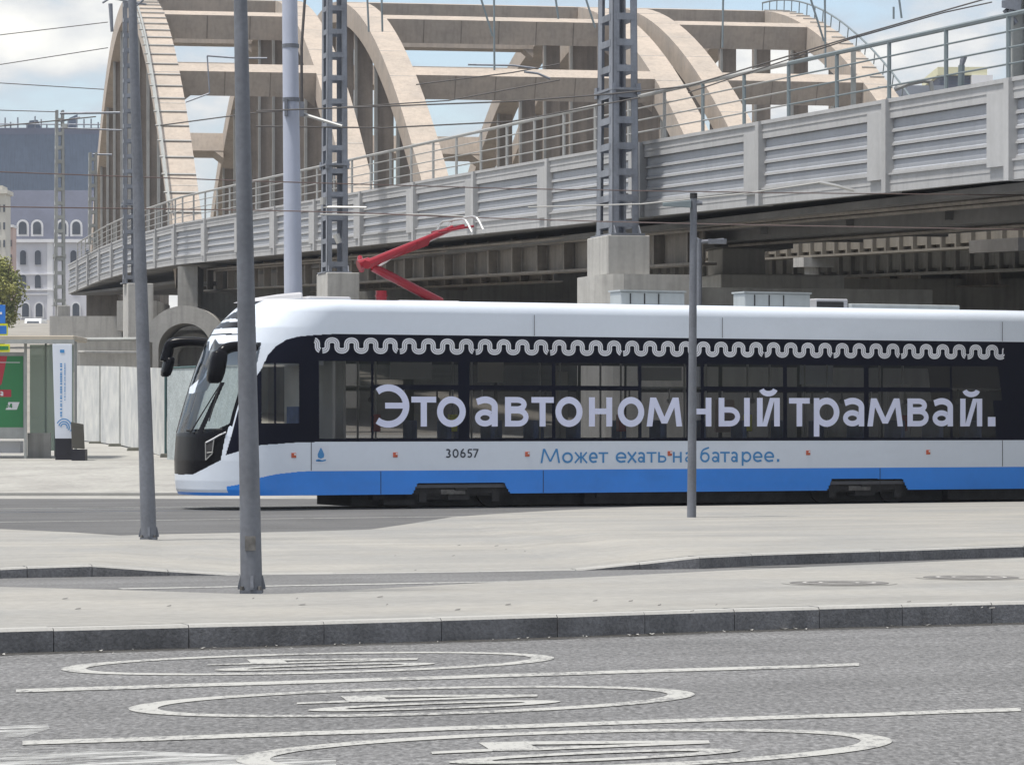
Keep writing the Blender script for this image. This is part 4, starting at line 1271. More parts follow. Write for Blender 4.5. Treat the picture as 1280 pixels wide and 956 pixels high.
# column carrying the stiffened girder
for D in (110.5, 134):
    q = B(D, 13.4, 0)
    m = MB(); m.tube((q.x, q.y, 0), (q.x, q.y, q.z - .5), .27, .27, 16); m.fbox(B, D - .5, D + .5, 12.9, 14.0, -.78, -.46); m.build('column', 'pier', via)
m = MB()
q0 = B(118, 6, 0)
m.fbox(lambda a, b, c: Vector((a, b, c)), 7, 60, 118, 119, 0, 6.55); m.build('abutment_wall', 'wall', via)
m = MB(); m.fbox(lambda a, b, c: Vector((a, b, c)), 14.5, 70, 119.05, 120, 0, 9.0); m.build('abutment_wall', 'wall', via)  # taller rear wall added to block the bright sky gap under the deck
m = MB(); m.hexa([Vector((8.5, 112.4, 0)), Vector((11.9, 112.4, 0)), Vector((11.9, 113.9, 0)), Vector((8.5, 113.9, 0)), Vector((9.7, 112.4, 5.85)), Vector((11.9, 112.4, 5.85)), Vector((11.9, 113.9, 5.85)), Vector((9.7, 113.9, 5.85))])
m.build('column_plinth', 'wall', via)

# ------------------------------------------------------------------ concrete arch spans standing on the decks
S1, LA, HA, ZA = 27.69, 98.12, 15.28, 3.758
T2 = math.radians(9.61)
TC2, TS2 = math.cos(T2), math.sin(T2)
OX, OY, OZ = (266 - 640) / F * 150, 150.0, 8.74
def R3(s, w, h):
    """s along the arch span from its near springing, h above the parapet foot"""
    q = s + S1
    return Vector((OX + w * TC2 - q * TS2, OY + w * TS2 + q * TC2, OZ + .025 * q + h))
def arch_h(s): return ZA + HA * (1 - ((s - LA / 2) / (LA / 2)) ** 2)
ZF = .9                                        # deck level, feet of the ribs
def arch_n(s):
    k = -2 * HA * (s - LA / 2) / (LA / 2) ** 2 + .025
    n = math.hypot(1, k); return -k / n, 1 / n, 1 / n, k / n       # normal (s,h), tangent (s,h)
RW, RD = 1.55, 1.3
def rib(parent, wr, name='arch_rib', ladder=0):
    m = MB(); N = 44; ring_ = []
    for i in range(N + 1):
        s = -5.0 + (LA + 10.0) * i / N
        h = arch_h(s); ns, nh, _, _ = arch_n(s)
        d = RD + .35 * abs(s - LA / 2) / (LA / 2)
        ring_.append([R3(s, wr - RW, h), R3(s, wr, h), R3(s - ns * d, wr, h - nh * d), R3(s - ns * d, wr - RW, h - nh * d)])
    vs = [p for r in ring_ for p in r]; fs = []
    for i in range(N):
        for k in range(4): fs.append((4 * i + k, 4 * i + (k + 1) % 4, 4 * i + 4 + (k + 1) % 4, 4 * i + 4 + k))
    m.add(vs, fs); o = outward(m.build(name, 'rib', parent))
    for s in [x * 4.6 + 1.5 for x in range(21)]:      # construction joints, recessed lines shown as thin raised strips
        h = arch_h(s); ns, nh, ts, th = arch_n(s)
        mm = MB(); fr = lambda a, b, c: R3(s + ts * a + ns * c, b, h + th * a + nh * c)
        mm.fbox(fr, -.022, .022, wr - RW - .006, wr + .006, -.9, .010)
        mm.build('joint_strip', 'pier', o)
    if ladder:
        side = wr - RW - .12 if ladder < 0 else wr + .05
        mm = MB()
        for s in [x * 1.75 - 1 for x in range(28)]:
            h = arch_h(s); ns, nh, ts, th = arch_n(s)
            fr = lambda a, b, c: R3(s + ts * a + ns * c, b, h + th * a + nh * c)
            mm = MB()
            if ladder < 0: mm.fbox(fr, -.05, .05, wr - RW - .3, wr, .02, .09)
            else: mm.fbox(fr, -.04, .04, wr - .9, wr, .02, .08)
            mm.build('step_bar', 'rail', o)
        mm = MB()
        for dh in ((.0, .55) if ladder < 0 else (.75,)):
            pts = []
            for i in range(25):
                s = i * 2.0 - 1; h = arch_h(s); ns, nh, _, _ = arch_n(s)
                pts.append(R3(s + ns * dh, side, h + nh * dh))
            mm.path(pts, .06, 6)
        if ladder > 0:
            for i in range(25):
                s = i * 2.0 - 1; h = arch_h(s); ns, nh, _, _ = arch_n(s)
                mm.tube(R3(s, side, h), R3(s + ns * .75, side, h + nh * .75), .035, .035, 6)
        mm.build('rib_railing', 'palesteel' if ladder < 0 else 'railgrey', o)
    return o
def arch_span(wl, wr, label, ladders=(0, 0)):
    c = R3(LA / 2, (wl + wr) / 2, 0)
    t = thing('arch_span', c, label, 'bridge arch', 'concrete arch spans on the viaduct')
    rib(t, wl, ladder=ladders[0]); rib(t, wr, ladder=ladders[1])
    for s in (16.2, 29.4, 40.5, 57.6, 68.7, 82):
        h = arch_h(s); ns, nh, ts, th = arch_n(s)
        fr = lambda a, b, cc: R3(s + ts * a + ns * cc, b, h + th * a + nh * cc)
        m = MB(); m.fbox(fr, -.68, .68, wl + .004, wr - RW - .004, -1.5, -.01)
        for w0, w1 in ((wl, wl + .7), (wr - RW - .7, wr - RW)):       # haunches
            pass
        o = m.build('brace_beam', 'rib', t)
        for sgn, wv in ((1, wl + .004), (-1, wr - RW - .004)):
            mm = MB()
            mm.prism([fr(-.64, wv, -1.505), fr(-.64, wv + sgn * .7, -1.505), fr(-.64, wv, -2.1)], fr(.64, wv, -1.5) - fr(-.64, wv, -1.5))
            outward(mm.build('haunch', 'rib', o))
        mm = MB()
        nj = max(2, int((wr - wl) / 2.6))
        for j in range(1, nj):
            wv = wl + (wr - RW - wl) * j / nj
            if s < 35:
                mm = MB(); mm.fbox(fr, -.695, -.68, wv - .03, wv + .03, -1.48, -.03); mm.build('beam_joint', 'hanger', o)
    for wr_ in (wl, wr):
        for s in [4.0 + 10.0 * k for k in range(10)]:
            ns, nh, _, _ = arch_n(s)
            top = arch_h(s) - (RD + .1) / max(.5, nh) + .25
            if top < 1.6: continue
            wc = wr_ - RW / 2
            m = MB(); m.fbox(R3, s - .4, s + .4, wc - .55, wc + .55, .5, top); o = m.build('hanger', 'hanger', t)
            m = MB(); m.fbox(R3, s - .55, s - .4, wc - .62, wc - .45, .5, top); m.build('lit_edge_strip', 'rail', o)  # pale strip stands in for sun catching the hanger's left edge
arch_span(1.5, 10.945, 'concrete arch span with a ladder up its rib, nearest the viaduct parapet', (-1, 0))
arch_span(15.206, 30.943, 'widest concrete arch span, standing between the other two arch spans')
arch_span(33.747, 43.6, 'concrete arch span with a handrail on its outer rib, farthest from the parapet', (0, 1))

# ------------------------------------------------------------------ piers, pedestals, lattice masts
def bfr(X, D, z0):
    """frame at a point: a along the bridge (away), b across to the right, c up"""
    A = Vector((-TS, TC, 0))
    return lambda a, b, c: Vector((X, D, z0)) + A * a + NB * b + Vector((0, 0, c))
pier = thing('viaduct_pier', B(87, 0, -7), 'broad concrete pier under the viaduct edge behind the middle of the tram', 'pier')
fr = bfr(P(756, 380, 84.6).x, 84.6, 0)
m = MB(); w_ = 2.45; zt = P(760, 343, 85).z
rnd = [(0, .5), (.10, .25), (.28, .08), (.5, 0)]
rnd = [(.5, 0), (.28, .08), (.10, .25), (0, .5)]
loop = [fr(y, x, 0) for y, x in rnd] + [fr(0, w_, 0), fr(2.5, w_, 0), fr(2.5, 0, 0)]
m.prism(loop, (0, 0, zt)); outward(m.build('pier_stem', 'pier', pier))
f2_ = bfr(P(901, 380, 92).x, 92, 0)
m = MB(); m.fbox(f2_, 0, 1.7, 0, 3.6, 0, P(901, 342, 92).z); m.build('rear_stem', 'pier', pier, bevel=.04)
f3_ = bfr(P(903, 340, 93).x, 93, 0)
m = MB(); m.fbox(f3_, 0, 1.3, 0, 1.25, P(901, 342, 92).z, P(903, 310, 93).z); m.build('bearing_block', 'pier', pier, bevel=.03)
m = MB(); m.fbox(f3_, -.2, 1.6, -.3, 2.0, P(903, 310, 93).z + .004, P(903, 294, 93).z); m.build('pier_cap', 'deck', pier)
m = MB(); m.fbox(fr, .4, 1.6, w_ + .01, 9.0, 0, zt - .3); m.build('pier_wing', 'wall', pier)
def lattice(fr0, wb, wt, z0, z1, zj, parent, material='steel', step=.66, plate=.17, leg=.15, ka=1.0):
    """four angle legs with batten plates; zj: height of a bolted joint (or None)"""
    fr = lambda a, b, c: fr0(a * ka, b, c)
    def half(z): return (wb + (wt - wb) * (z - z0) / (z1 - z0)) / 2
    for sx in (-1, 1):
        for sy in (-1, 1):
            m = MB()
            for dx, dy in ((leg, .022), (.022, leg)):
                a0, a1 = half(z0), half(z1)
                def q(hw, z, ex, ey): return fr(sy * (hw - ey), sx * (hw - ex), z)
                m.hexa([q(a0, z0, 0, 0), q(a0, z0, dx, 0), q(a0, z0, dx, dy), q(a0, z0, 0, dy), q(a1, z1, 0, 0), q(a1, z1, dx, 0), q(a1, z1, dx, dy), q(a1, z1, 0, dy)])
            outward(m.build('leg', material, parent))
    z = z0 + .22
    while z < z1 - .1:
        h = half(z) - .004
        m = MB()
        for sy in (-1, 1):
            m.fbox(fr, sy * h - .012, sy * h + .012, -h + leg * .6, h - leg * .6, z, z + plate)
            m.fbox(fr, -h + leg * .6, h - leg * .6, sy * h - .012, sy * h + .012, z, z + plate)
        m.build('batten_plate', material, parent)
        z += step
    for zz_ in ([zj] if zj else []):
        h = half(zz_) + .06
        m = MB(); m.fbox(fr, -h, h, -h, h, zz_ - .03, zz_ + .03)
        for sx in (-1, 1):
            for sy in (-1, 1):
                m.fbox(fr, sx * (h - .06) - .05, sx * (h - .06) + .05, sy * (h - .06) - .05, sy * (h - .06) + .05, zz_ - .14, zz_ + .14)
        m.build('joint_flange', material, parent)
    h = half(z0) + .10
    m = MB(); m.fbox(fr, -h, h, -h, h, z0, z0 + .05)
    for sx in (-1, 1):
        for sy in (-1, 1):
            m.prism([fr(sx * (h - .02), sy * (h - .12), z0 + .05), fr(sx * (h - .16), sy * (h - .12), z0 + .05), fr(sx * (h - .16), sy * (h - .12), z0 + .42)], fr(0, .03, 0) - fr(0, 0, 0))
    outward(m.build('base_plate', material, parent))
def pedestal(xl, xm, xr, yt, D, zbot, depth, lab, parts=None):
    """xl..xm left face, xm..xr front face"""
    w = (xr - xm) / F * D / TC
    c = P(xm, yt, D)
    f = bfr(c.x, D, 0)
    t = thing('mast_pedestal', f(depth / 2, w / 2, zbot), lab, 'pedestal', 'concrete mast pedestals')
    m = MB(); m.fbox(f, 0, depth, 0, w, zbot, c.z); m.build('block', 'pier', t, bevel=.025)
    return f, w, c.z
f, w, z = pedestal(732, 760, 813, 293.5, 85.2, zt + .005, 1.9, 'concrete mast pedestal on the broad pier behind the middle of the tram')
t = thing('lattice_mast', f(.9, w / 2, z), 'thick steel lattice mast rising on the broad pier behind the middle of the tram', 'lattice mast', 'lattice masts of the railway')
g = lambda a, b, c: f(.95 + a, w / 2 - .02 + b, c)
lattice(g, .70, .60, z, z + 9.5, P(770, 111, 85.5).z, t, ka=2.1, leg=.17)
f, w, z = pedestal(392, 409, 449, 340.5, 115, 2.0, 1.8, 'concrete mast pedestal behind the front of the tram roof')
t = thing('lattice_mast', f(.9, w / 2, z), 'steel lattice mast next to the pale round pole above the front of the tram roof', 'lattice mast', 'lattice masts of the railway')
g = lambda a, b, c: f(.9 + a, w / 2 - .12 + b, c)
lattice(g, .74, .66, z, z + 11.5, P(418, 207, 116).z, t, ka=1.4, leg=.17, step=.8)
m = MB(); m.tube(P(404, 259, 114.6), P(458, 259.5, 114.2), .035, .035, 6); m.tube(P(404, 256, 114.6), P(404, 247, 114.6), .09, .12, 8); m.tube(P(420, 293, 114.6), P(424, 304, 114.6), .12, .1, 8); m.build('insulator_arm', 'shiny', t)
f, w, z = pedestal(152, 160, 191, 354, 155, 2.0, 1.6, 'concrete mast pedestal beside the round arched portal')
t = thing('lattice_mast', f(.9, w / 2, z), 'narrow steel lattice mast partly hidden behind the tall grey pole on the left', 'lattice mast', 'lattice masts of the railway')
g = lambda a, b, c: f(.8 + a, .18 + b, c)
lattice(g, .55, .55, z, z + 14.5, P(160, 255, 155).z, t, 'steel', .7)
m = MB(); m.tube(P(128, -4, 155), P(183, 6, 155), .05, .05, 6); m.tube(P(128, 4, 155), P(150, -10, 155), .05, .05, 6); m.tube(P(138, 5, 155), P(140, 40, 155), .10, .07, 8); m.tube(P(170, 8, 155), P(185, -5, 155), .05, .05, 6); m.build('bracket', 'steel', t)
# far masts on the left
f, w, z = pedestal(68, 72, 87, 382, 205, 3.0, 1.2, 'small concrete mast pedestal on the low block wall at the far left')
t = thing('lattice_mast', f(.5, w / 2, z), 'weathered lattice mast in front of the dormer roof building', 'lattice mast', 'lattice masts of the railway')
g = lambda a, b, c: f(.6 + a, w / 2 - .18 + b, c)
lattice(g, .66, .50, z, P(70, 137, 205).z, P(72, 320, 205).z, t, 'palesteel', .85, .2, .15)
fr5 = bfr(P(116, 280, 215).x, 215, 0)
t = thing('lattice_mast', fr5(0, 0, P(116, 300, 215).z), 'short weathered lattice mast at the far bend of the viaduct', 'lattice mast', 'lattice masts of the railway')
lattice(fr5, .56, .50, P(116, 305, 215).z, P(116, 191, 215).z, None, t, 'palesteel', .85, .2, .15)
m = MB(); m.path([P(116, 193, 215), P(140, 193.5, 215)], .06, 6); m.build('cross_arm', 'steel', t)
g_ = thing('catenary_portal', P(110, 142, 205), 'thin catenary cross beam running right from the top of the far lattice mast', 'cross beam')
m = MB(); m.path([P(75, 142, 204), P(150, 141, 204)], .07, 6); m.path([P(75, 152, 204), P(100, 147, 204)], .05, 6); m.path([P(75, 160, 204), P(152, 163, 204)], .05, 6)
m.build('beam', 'steel', g_)
m = MB(); m.fbox(lambda a, b, c: Vector((a, b, c)), P(78, 0, 203).x, P(84, 0, 203).x, 203, 203.2, P(0, 160, 203).z, P(0, 155, 203).z); m.build('insulator', 'palesteel', g_)
# mast at the right edge above the parapet
t = thing('catenary_mast', P(1275, 97, 66), 'grey catenary mast with a bracket above the parapet at the right edge', 'mast')
f = bfr(P(1268, 100, 66).x, 66.3, 0)
m = MB(); m.fbox(f, 0, .3, 0, .03, P(0, 104, 66).z, P(0, -60, 66).z); m.fbox(f, 0, .3, .30, .33, P(0, 104, 66).z, P(0, -60, 66).z); m.fbox(f, .13, .16, .03, .30, P(0, 104, 66).z, P(0, -60, 66).z); m.build('post', 'palesteel', t)
m = MB(); m.hexa([P(1252, 10, 66.2), P(1276, 14, 66.2), P(1276, 14, 66.6), P(1252, 10, 66.6), P(1252, 1, 66.2), P(1277, -2, 66.2), P(1277, -2, 66.6), P(1252, 1, 66.6)]); m.tube(P(1256, 12, 66.4), P(1270, 30, 66.4), .06, .06, 8); m.tube(P(1262, 12, 66.3), P(1270, 20, 66.3), .05, .05, 8); outward(m.build('bracket', 'steel', t))
# loop pipe and stub post behind the parapet on the right
t = thing('pipe_loop', P(1150, 110, 72), 'bent tubular rail hoop behind the parapet near the right end', 'rail hoop')
m = MB(); m.path([P(1118, 112, 72), P(1135, 105, 72), P(1155, 101, 72), P(1163, 102, 72), P(1166, 116, 72)], .05, 8); m.build('hoop', 'rail', t)
t = thing('signal_post', P(1201, 108, 71), 'short post with a small fitting beside the railing at right', 'post')
m = MB(); m.tube(P(1201, 112, 71), P(1202, 82, 71), .07, .07, 8); m.build('post', 'railgrey', t)
m = MB(); m.tube(P(1202, 82, 71), P(1205, 71, 71), .05, .07, 8); m.tube(P(1200, 76, 71), P(1207, 76, 71), .03, .03, 8); m.build('fitting', 'steel', t)
t = thing('signal_post', P(1066, 70, 74), 'pale square post clamped to the railing at the foot of the outer arch rib', 'post')
m = MB(); m.fbox(lambda a, b, c: Vector((a, b, c)), P(1064, 0, 74).x, P(1070, 0, 74).x, 74, 74.1, P(0, 140, 74).z, P(0, 62, 74).z); m.build('post', 'palesteel', t)

# ------------------------------------------------------------------ abutment, arched portal and low walls on the left
ab = thing('abutment', P(240, 420, 156), 'concrete abutment with a round arched portal under the viaduct at left', 'abutment')
fa = bfr(P(187, 440, 152).x, 152, 0)
cx, cz_, Ro, Ri = P(231, 437, 152).x, P(231, 437, 152).z, 55 / F * 152, 33 / F * 152
def arch_ring(m, Ro, Ri, y0, y1, cx, cz, zb):
    o_, i_ = [], []
    for k in range(25):
        t = math.pi * k / 24
        o_.append((cx - Ro * math.cos(t), cz + Ro * math.sin(t))); i_.append((cx - Ri * math.cos(t), cz + Ri * math.sin(t)))
    o_ = [(cx - Ro, zb)] + o_ + [(cx + Ro, zb)]; i_ = [(cx - Ri, zb)] + i_ + [(cx + Ri, zb)]
    n = len(o_)
    vs = [Vector((x, y0, z)) for x, z in o_] + [Vector((x, y0, z)) for x, z in i_] + [Vector((x, y1, z)) for x, z in o_] + [Vector((x, y1, z)) for x, z in i_]
    fs = []
    for k in range(n - 1):
        fs += [(k, k + 1, n + k + 1, n + k), (2 * n + k, 3 * n + k, 3 * n + k + 1, 2 * n + k + 1), (k, 2 * n + k, 2 * n + k + 1, k + 1), (n + k, n + k + 1, 3 * n + k + 1, 3 * n + k)]
    m.add(vs, fs)
m = MB(); arch_ring(m, Ro, Ri, 152, 156.0, cx, cz_, 1.0); outward(m.build('arch_portal', 'pier', ab))
m = MB(); arch_ring(m, Ri - .02, Ri * .62, 154.5, 155.5, cx + .15, cz_ - .35, 1.0); outward(m.build('inner_arch', 'pier', ab))
m = MB(); m.fbox(lambda a, b, c: Vector((a, b, c)), cx - Ro, cx + Ro + 3, 156.1, 156.6, 1, cz_ + 1.0); m.build('back_wall', 'wall', ab)
m = MB()
def pbox(m, x0, x1, y0, y1, D, d, mt=None):
    a, b = P(x0, y0, D), P(x1, y1, D)
    return m.box(a.x, b.x, D, D + d, b.z, a.z, mt)
pbox(m, 146, 196, 376, 413, 157.2, 6); m.build('abutment_block', 'pier', ab)
m = MB(); pbox(m, 196, 330, 398, 470, 157.4, 3); m.build('portal_wall', 'wall', ab)
m = MB(); pbox(m, 222, 247, 333, 384, 158, 3); m.build('bearing_pillar', 'pier', ab)
m = MB(); pbox(m, 247, 300, 366, 398, 160, 3); pbox(m, 226, 400, 352, 357, 162, .6); m.build('bearing_block', 'wall', ab)
m = MB(); pbox(m, 108, 147, 368, 412, 226, 8); pbox(m, 108, 200, 352, 380, 232, 6); m.build('end_pier', 'girder', ab)
m = MB(); pbox(m, 300, 1000, 330, 400, 190, 2); m.build('far_abutment', 'wall', ab)
lw_ = thing('low_wall', P(120, 410, 200), 'long low concrete block wall below the far end of the viaduct', 'wall')
m = MB(); pbox(m, 62, 152, 395, 470, 200, 4); m.build('wall_block', 'pier', lw_)
sw = thing('stone_wall', P(140, 440, 150), 'dark weathered wall topped by a pale pipe behind the hoarding', 'wall')
m = MB(); pbox(m, 100, 186, 427, 480, 149, 1.5); m.build('wall_face', 'wall', sw)
m = MB(); m.tube(P(101, 424.5, 148.5), P(176, 424, 148.5), .09, .09, 8); m.build('pipe', 'palesteel', sw)
m = MB(); m.tube(P(98, 440, 148.7), P(176, 441, 148.7), .07, .07, 8); m.build('ledge', 'pier', sw)

# ------------------------------------------------------------------ street poles
def pole(name, base, top, r0, r1, label, cat, material='pole', flange=True, group=None):
    t = thing(name, base, label, cat, group)
    m = MB(); n = 24
    base, top = Vector(base), Vector(top)
    K = 6
    for i in range(K):
        a, b = base.lerp(top, i / K), base.lerp(top, (i + 1) / K)
        m.tube(a, b, r0 + (r1 - r0) * i / K, r0 + (r1 - r0) * (i + 1) / K, n, False)
    merge(m.build('shaft', material, t, smooth=True))
    if flange:
        m = MB(); m.tube(base, base + Vector((0, 0, .025)), r0 * 1.42, r0 * 1.42, 4); m.build('base_plate', material, t)
        for k in range(4):
            m = MB()
            an = math.pi / 2 * k + .1
            d = Vector((math.cos(an), math.sin(an), 0)); e = Vector((-d.y, d.x, 0)) * .012
            l = [base + d * r0 * .8 - e, base + d * r0 * 1.26 - e, base + d * r0 * 1.26 - e + Vector((0, 0, .02)), base + d * r0 * 1.02 - e + Vector((0, 0, r0 * 1.25)), base + d * r0 * .8 - e + Vector((0, 0, r0 * 1.25))]
            m.prism([p + Vector((0, 0, .03)) for p in l], e * 2)
            outward(m.build('gusset', material, t))
        m = MB()
        for k in range(4):
            an = math.pi / 4 + math.pi / 2 * k
            m.tube(base + Vector((math.cos(an) * r0 * 1.16, math.sin(an) * r0 * 1.16, .02)), base + Vector((math.cos(an) * r0 * 1.16, math.sin(an) * r0 * 1.16, .055)), .016, .016, 6)
        m.build('anchor_nut', 'iron', t)
    return t
def pole_px(name, xb, yb, z, xt, yt, pxb, pxt, *a, **k):
    b = G(xb, yb, z); D = b.y
    top = P(xt, yt, D)
    return pole(name, b, top, pxb / 2 / F * D, pxt / 2 / F * D, *a, **k)
pole_px('tall_pole', 186, 674, .06, 163, -80, 20, 9.5, 'tall slim grey pole standing on the far pavement left of the tram', 'pole', group='grey street poles')
tp = pole_px('tall_pole', 314.5, 741, ZK, 299.5, -60, 27.5, 16, 'tall grey pole in front of the tram nose with a flared bolted foot', 'pole', group='grey street poles')
c = G(314.5, 741, ZK)
m = MB(); q = P(311.2, 678, c.y - .088); m.box(q.x - .03, q.x + .05, c.y - .09, c.y - .07, q.z - .06, q.z + .05); m.build('repaired_patch', 'iron', tp)
lp = pole_px('lamp_post', 864.5, 648, .06, 867, 244, 11.5, 8.5, 'slim grey lamp post with a flat lamp head in front of the tram', 'lamp post', flange=False)
D = G(864.5, 648, .06).y
m = MB(); m.tube(P(867, 248, D), P(867, 241.5, D), .055, .055, 14); m.build('cap', 'dark', lp)
m = MB(); m.hexa([P(828, 258, D - .12), P(864, 260, D - .12), P(864, 260, D + .12), P(828, 258, D + .12), P(828, 253.6, D - .12), P(864, 250, D - .12), P(864, 250, D + .12), P(828, 253.6, D + .12)]); outward(m.build('lamp_head', 'railgrey', lp, bevel=.01))
m = MB(); m.tube(P(866, 254, D), P(878, 254, D), .045, .03, 8); m.build('counter_arm', 'pole', lp)
t = thing('lamp_post', P(874, 380, 76), 'thin dark lamp post with short arms standing behind the tram roof', 'lamp post')
m = MB(); m.tube((P(874, 0, 76).x, 76, gz(76)), P(874, 299, 76), .075, .06, 10); m.build('shaft', 'pole', t)
m = MB(); m.tube(P(872, 303, 76), P(905, 300, 76), .05, .04, 8); m.box(P(885, 0, 76).x, P(908, 0, 76).x, 75.9, 76.1, P(0, 305, 76).z, P(0, 299, 76).z); m.tube(P(866, 296, 76), P(876, 303, 76), .05, .05, 8); m.build('lamp_arm', 'pole', t)
pp = thing('catenary_pole', (P(368, 0, 68.5).x, 68.5, gz(68.5)), 'thick pale blue round catenary pole rising behind the tram nose', 'pole')
m = MB(); b0 = Vector((P(369.5, 0, 68.5).x, 68.5, gz(68.5))); b1 = P(361.8, -30, 68.5)
for i in range(6): m.tube(b0.lerp(b1, i / 6), b0.lerp(b1, (i + 1) / 6), .205 - .0085 * i, .205 - .0085 * (i + 1), 28, False)
m.build('shaft', 'palepole', pp, smooth=True)
m = MB()
for y, r in ((58, .175), (125, .18)):
    p = P(363.3 + (y - 58) * .011, y, 68.5); m.tube(p - Vector((0, 0, .04)), p + Vector((0, 0, .04)), r, r, 24)
m.build('clamp_band', 'pole', pp)
m = MB(); m.path([P(381, 0, 68.3), P(377, 58, 68.2), P(377, 120, 68.2), P(377.5, 140, 68.2)], .03, 6); m.build('drop_cable', 'wire', pp)
m = MB(); p = P(357.5, 145, 68.25); m.box(p.x - .03, p.x + .03, 68.2, 68.4, p.z + .0, p.z + .35); p = P(377.5, 140, 68.2); m.box(p.x - .04, p.x + .04, 68.1, 68.3, p.z - .1, p.z + .2); m.build('cable_box', 'pole', pp)
m = MB(); m.tube(P(376, 142, 68.3), P(428, 158, 68.0), .035, .03, 8); m.build('bracket_arm', 'shiny', pp)

# ------------------------------------------------------------------ overhead wires
def wire(pts, r, material, label, sag=0.0):
    m = MB(); out = []
    for (a, b) in zip(pts[:-1], pts[1:]):
        for i in range(6):
            s = i / 6; out.append(a.lerp(b, s) - Vector((0, 0, sag * 4 * s * (1 - s))))
    out.append(pts[-1])
    m.path(out, r, 5)
    o = m.build('overhead_wire', material)
    return tag(o, label, 'wire', 'overhead wires')
def tl(pxs, v):
    """wire parallel to the tram at lateral position v"""
    return [T(UZ(x, y, v)[0], v, UZ(x, y, v)[1]) for x, y in pxs]
wire(tl([(-900, 245), (-40, 257), (0, 258.5), (320, 263), (435, 265.5), (570, 271.5), (753, 277), (960, 281.5), (1280, 287), (2200, 305)], 1.25), .0105, 'copper', 'reddish contact wire touched by the tram pantograph')
wire(tl([(-900, 190), (-40, 213), (0, 215), (300, 226), (640, 236), (960, 241), (1280, 244), (2200, 252)], 4.2), .0105, 'copper', 'long contact wire crossing above the pantograph and the parapet panels')
wire([P(x, y, 70) for x, y in ((400, 268), (455, 269), (535, 268), (600, 272))], .018, 'rail', 'thick short wire left of the pantograph head')
wire([P(x, y, 72) for x, y in ((660, 259), (803, 255), (931, 242), (1025, 228))], .017, 'rail', 'bright stay wire rising right across the parapet behind the lamp post')
wire([P(x, y, 72) for x, y in ((1025, 228), (1045, 232), (1068, 238.5))], .035, 'shiny', 'short bright rod hanging from the stay wire on the parapet')
for pts, lab in (([(-700, 118), (0, 44), (135, 28)], 'topmost wire against the sky at the left edge'), ([(-700, 180), (0, 81), (135, 60)], 'rising wire below the topmost one at the left edge'), ([(-700, 60), (0, 104), (130, 112)], 'falling wire that ends at the ladder rib on the left'),
                 ([(-700, 130), (0, 138), (70, 140)], 'short wire running left from the top of the far lattice mast')):
    wire([P(x, y, 150) for x, y in pts], .021, 'wire', lab)
wire([P(x, y, 150) for x, y in ((-700, 200), (0, 158), (70, 151), (120, 146))], .03, 'wire', 'thin sloping wire in front of the netted block')
wire([P(x, y, 66) for x, y in ((320, 139), (640, 127), (760, 118), (860, 108), (1060, 48), (1200, 8), (1260, -9))], .016, 'wire', 'feeder wire rising to the right edge above the railing')
wire([P(x, y, 66) for x, y in ((860, 116), (1060, 50), (1180, 16), (1240, 3))], .014, 'wire', 'lower feeder wire rising to the right beside the upper one')
wire([P(x, y, 69) for x, y in ((320, 158), (480, 160), (640, 152), (800, 122))], .016, 'wire', 'wire crossing the middle of the arches')
wire([P(x, y, 69) for x, y in ((200, 157), (320, 141), (560, 126), (700, 100))], .014, 'wire', 'thin wire rising across the arch ribs')
wire([P(x, y, 69) for x, y in ((520, 106), (640, 91), (700, 80))], .014, 'wire', 'short pale wire in front of the lower brace beam')
# droppers and insulator poles of the railway catenary above the arches
def dropper(x0, y0, x1, y1, lab, r=.05, D=160):
    o = MB().tube(P(x0, y0, D), P(x1, y1, D), r, r, 6).build('catenary_dropper', 'railgrey')
    tag(o, lab, 'dropper', 'catenary droppers over the arches')
for a in ((617.5, -5, 618, 88, 'vertical catenary rod in front of the widest arch beams, left of the thick mast'), (600, -5, 616, 46, 'slanted catenary rod meeting the vertical rod left of the thick mast'), (459, -5, 461, 40, 'catenary rod over the crown of the middle rib, left one'), (477, -5, 478, 40, 'catenary rod over the crown of the middle rib, right one'),
          (1031, -5, 1032, 85, 'long catenary rod in front of the outer arch rib'), (1012, -5, 1030, 52, 'slanted catenary rod at the outer arch rib'), (904, -5, 903, 60, 'catenary rod hanging over the right arch span'), (694, -5, 698, 24, 'short catenary rod left of the thick mast'), (731, -5, 744, 35, 'slanted catenary rod touching the thick mast'), (1117, 9, 1117, 24, 'short dark rod in the sky right of the outer arch, left one'), (1124, 0, 1127, 23, 'short dark rod in the sky right of the outer arch, right one')):
    dropper(*a)
ch = thing('catenary_bracket', P(650, 90, 175), 'thin catenary bracket lying along the top of the lower brace beam', 'bracket')
m = MB(); m.path([P(585, 81, 172), P(640, 82, 172), P(672, 86, 172)], .05, 6); m.path([P(655, 90, 172), P(672, 92, 172), P(688, 99, 172)], .06, 6); m.build('arm', 'steel', ch)
ch = thing('catenary_bracket', P(270, 80, 175), 'thin catenary bracket in front of the ladder span brace beam', 'bracket')
m = MB(); m.path([P(259, 70, 178), P(300, 73, 178), P(334, 73, 178)], .05, 6); m.path([P(259, 70, 178), P(262, 117, 178), P(232, 128, 178)], .04, 6); m.build('arm', 'steel', ch)

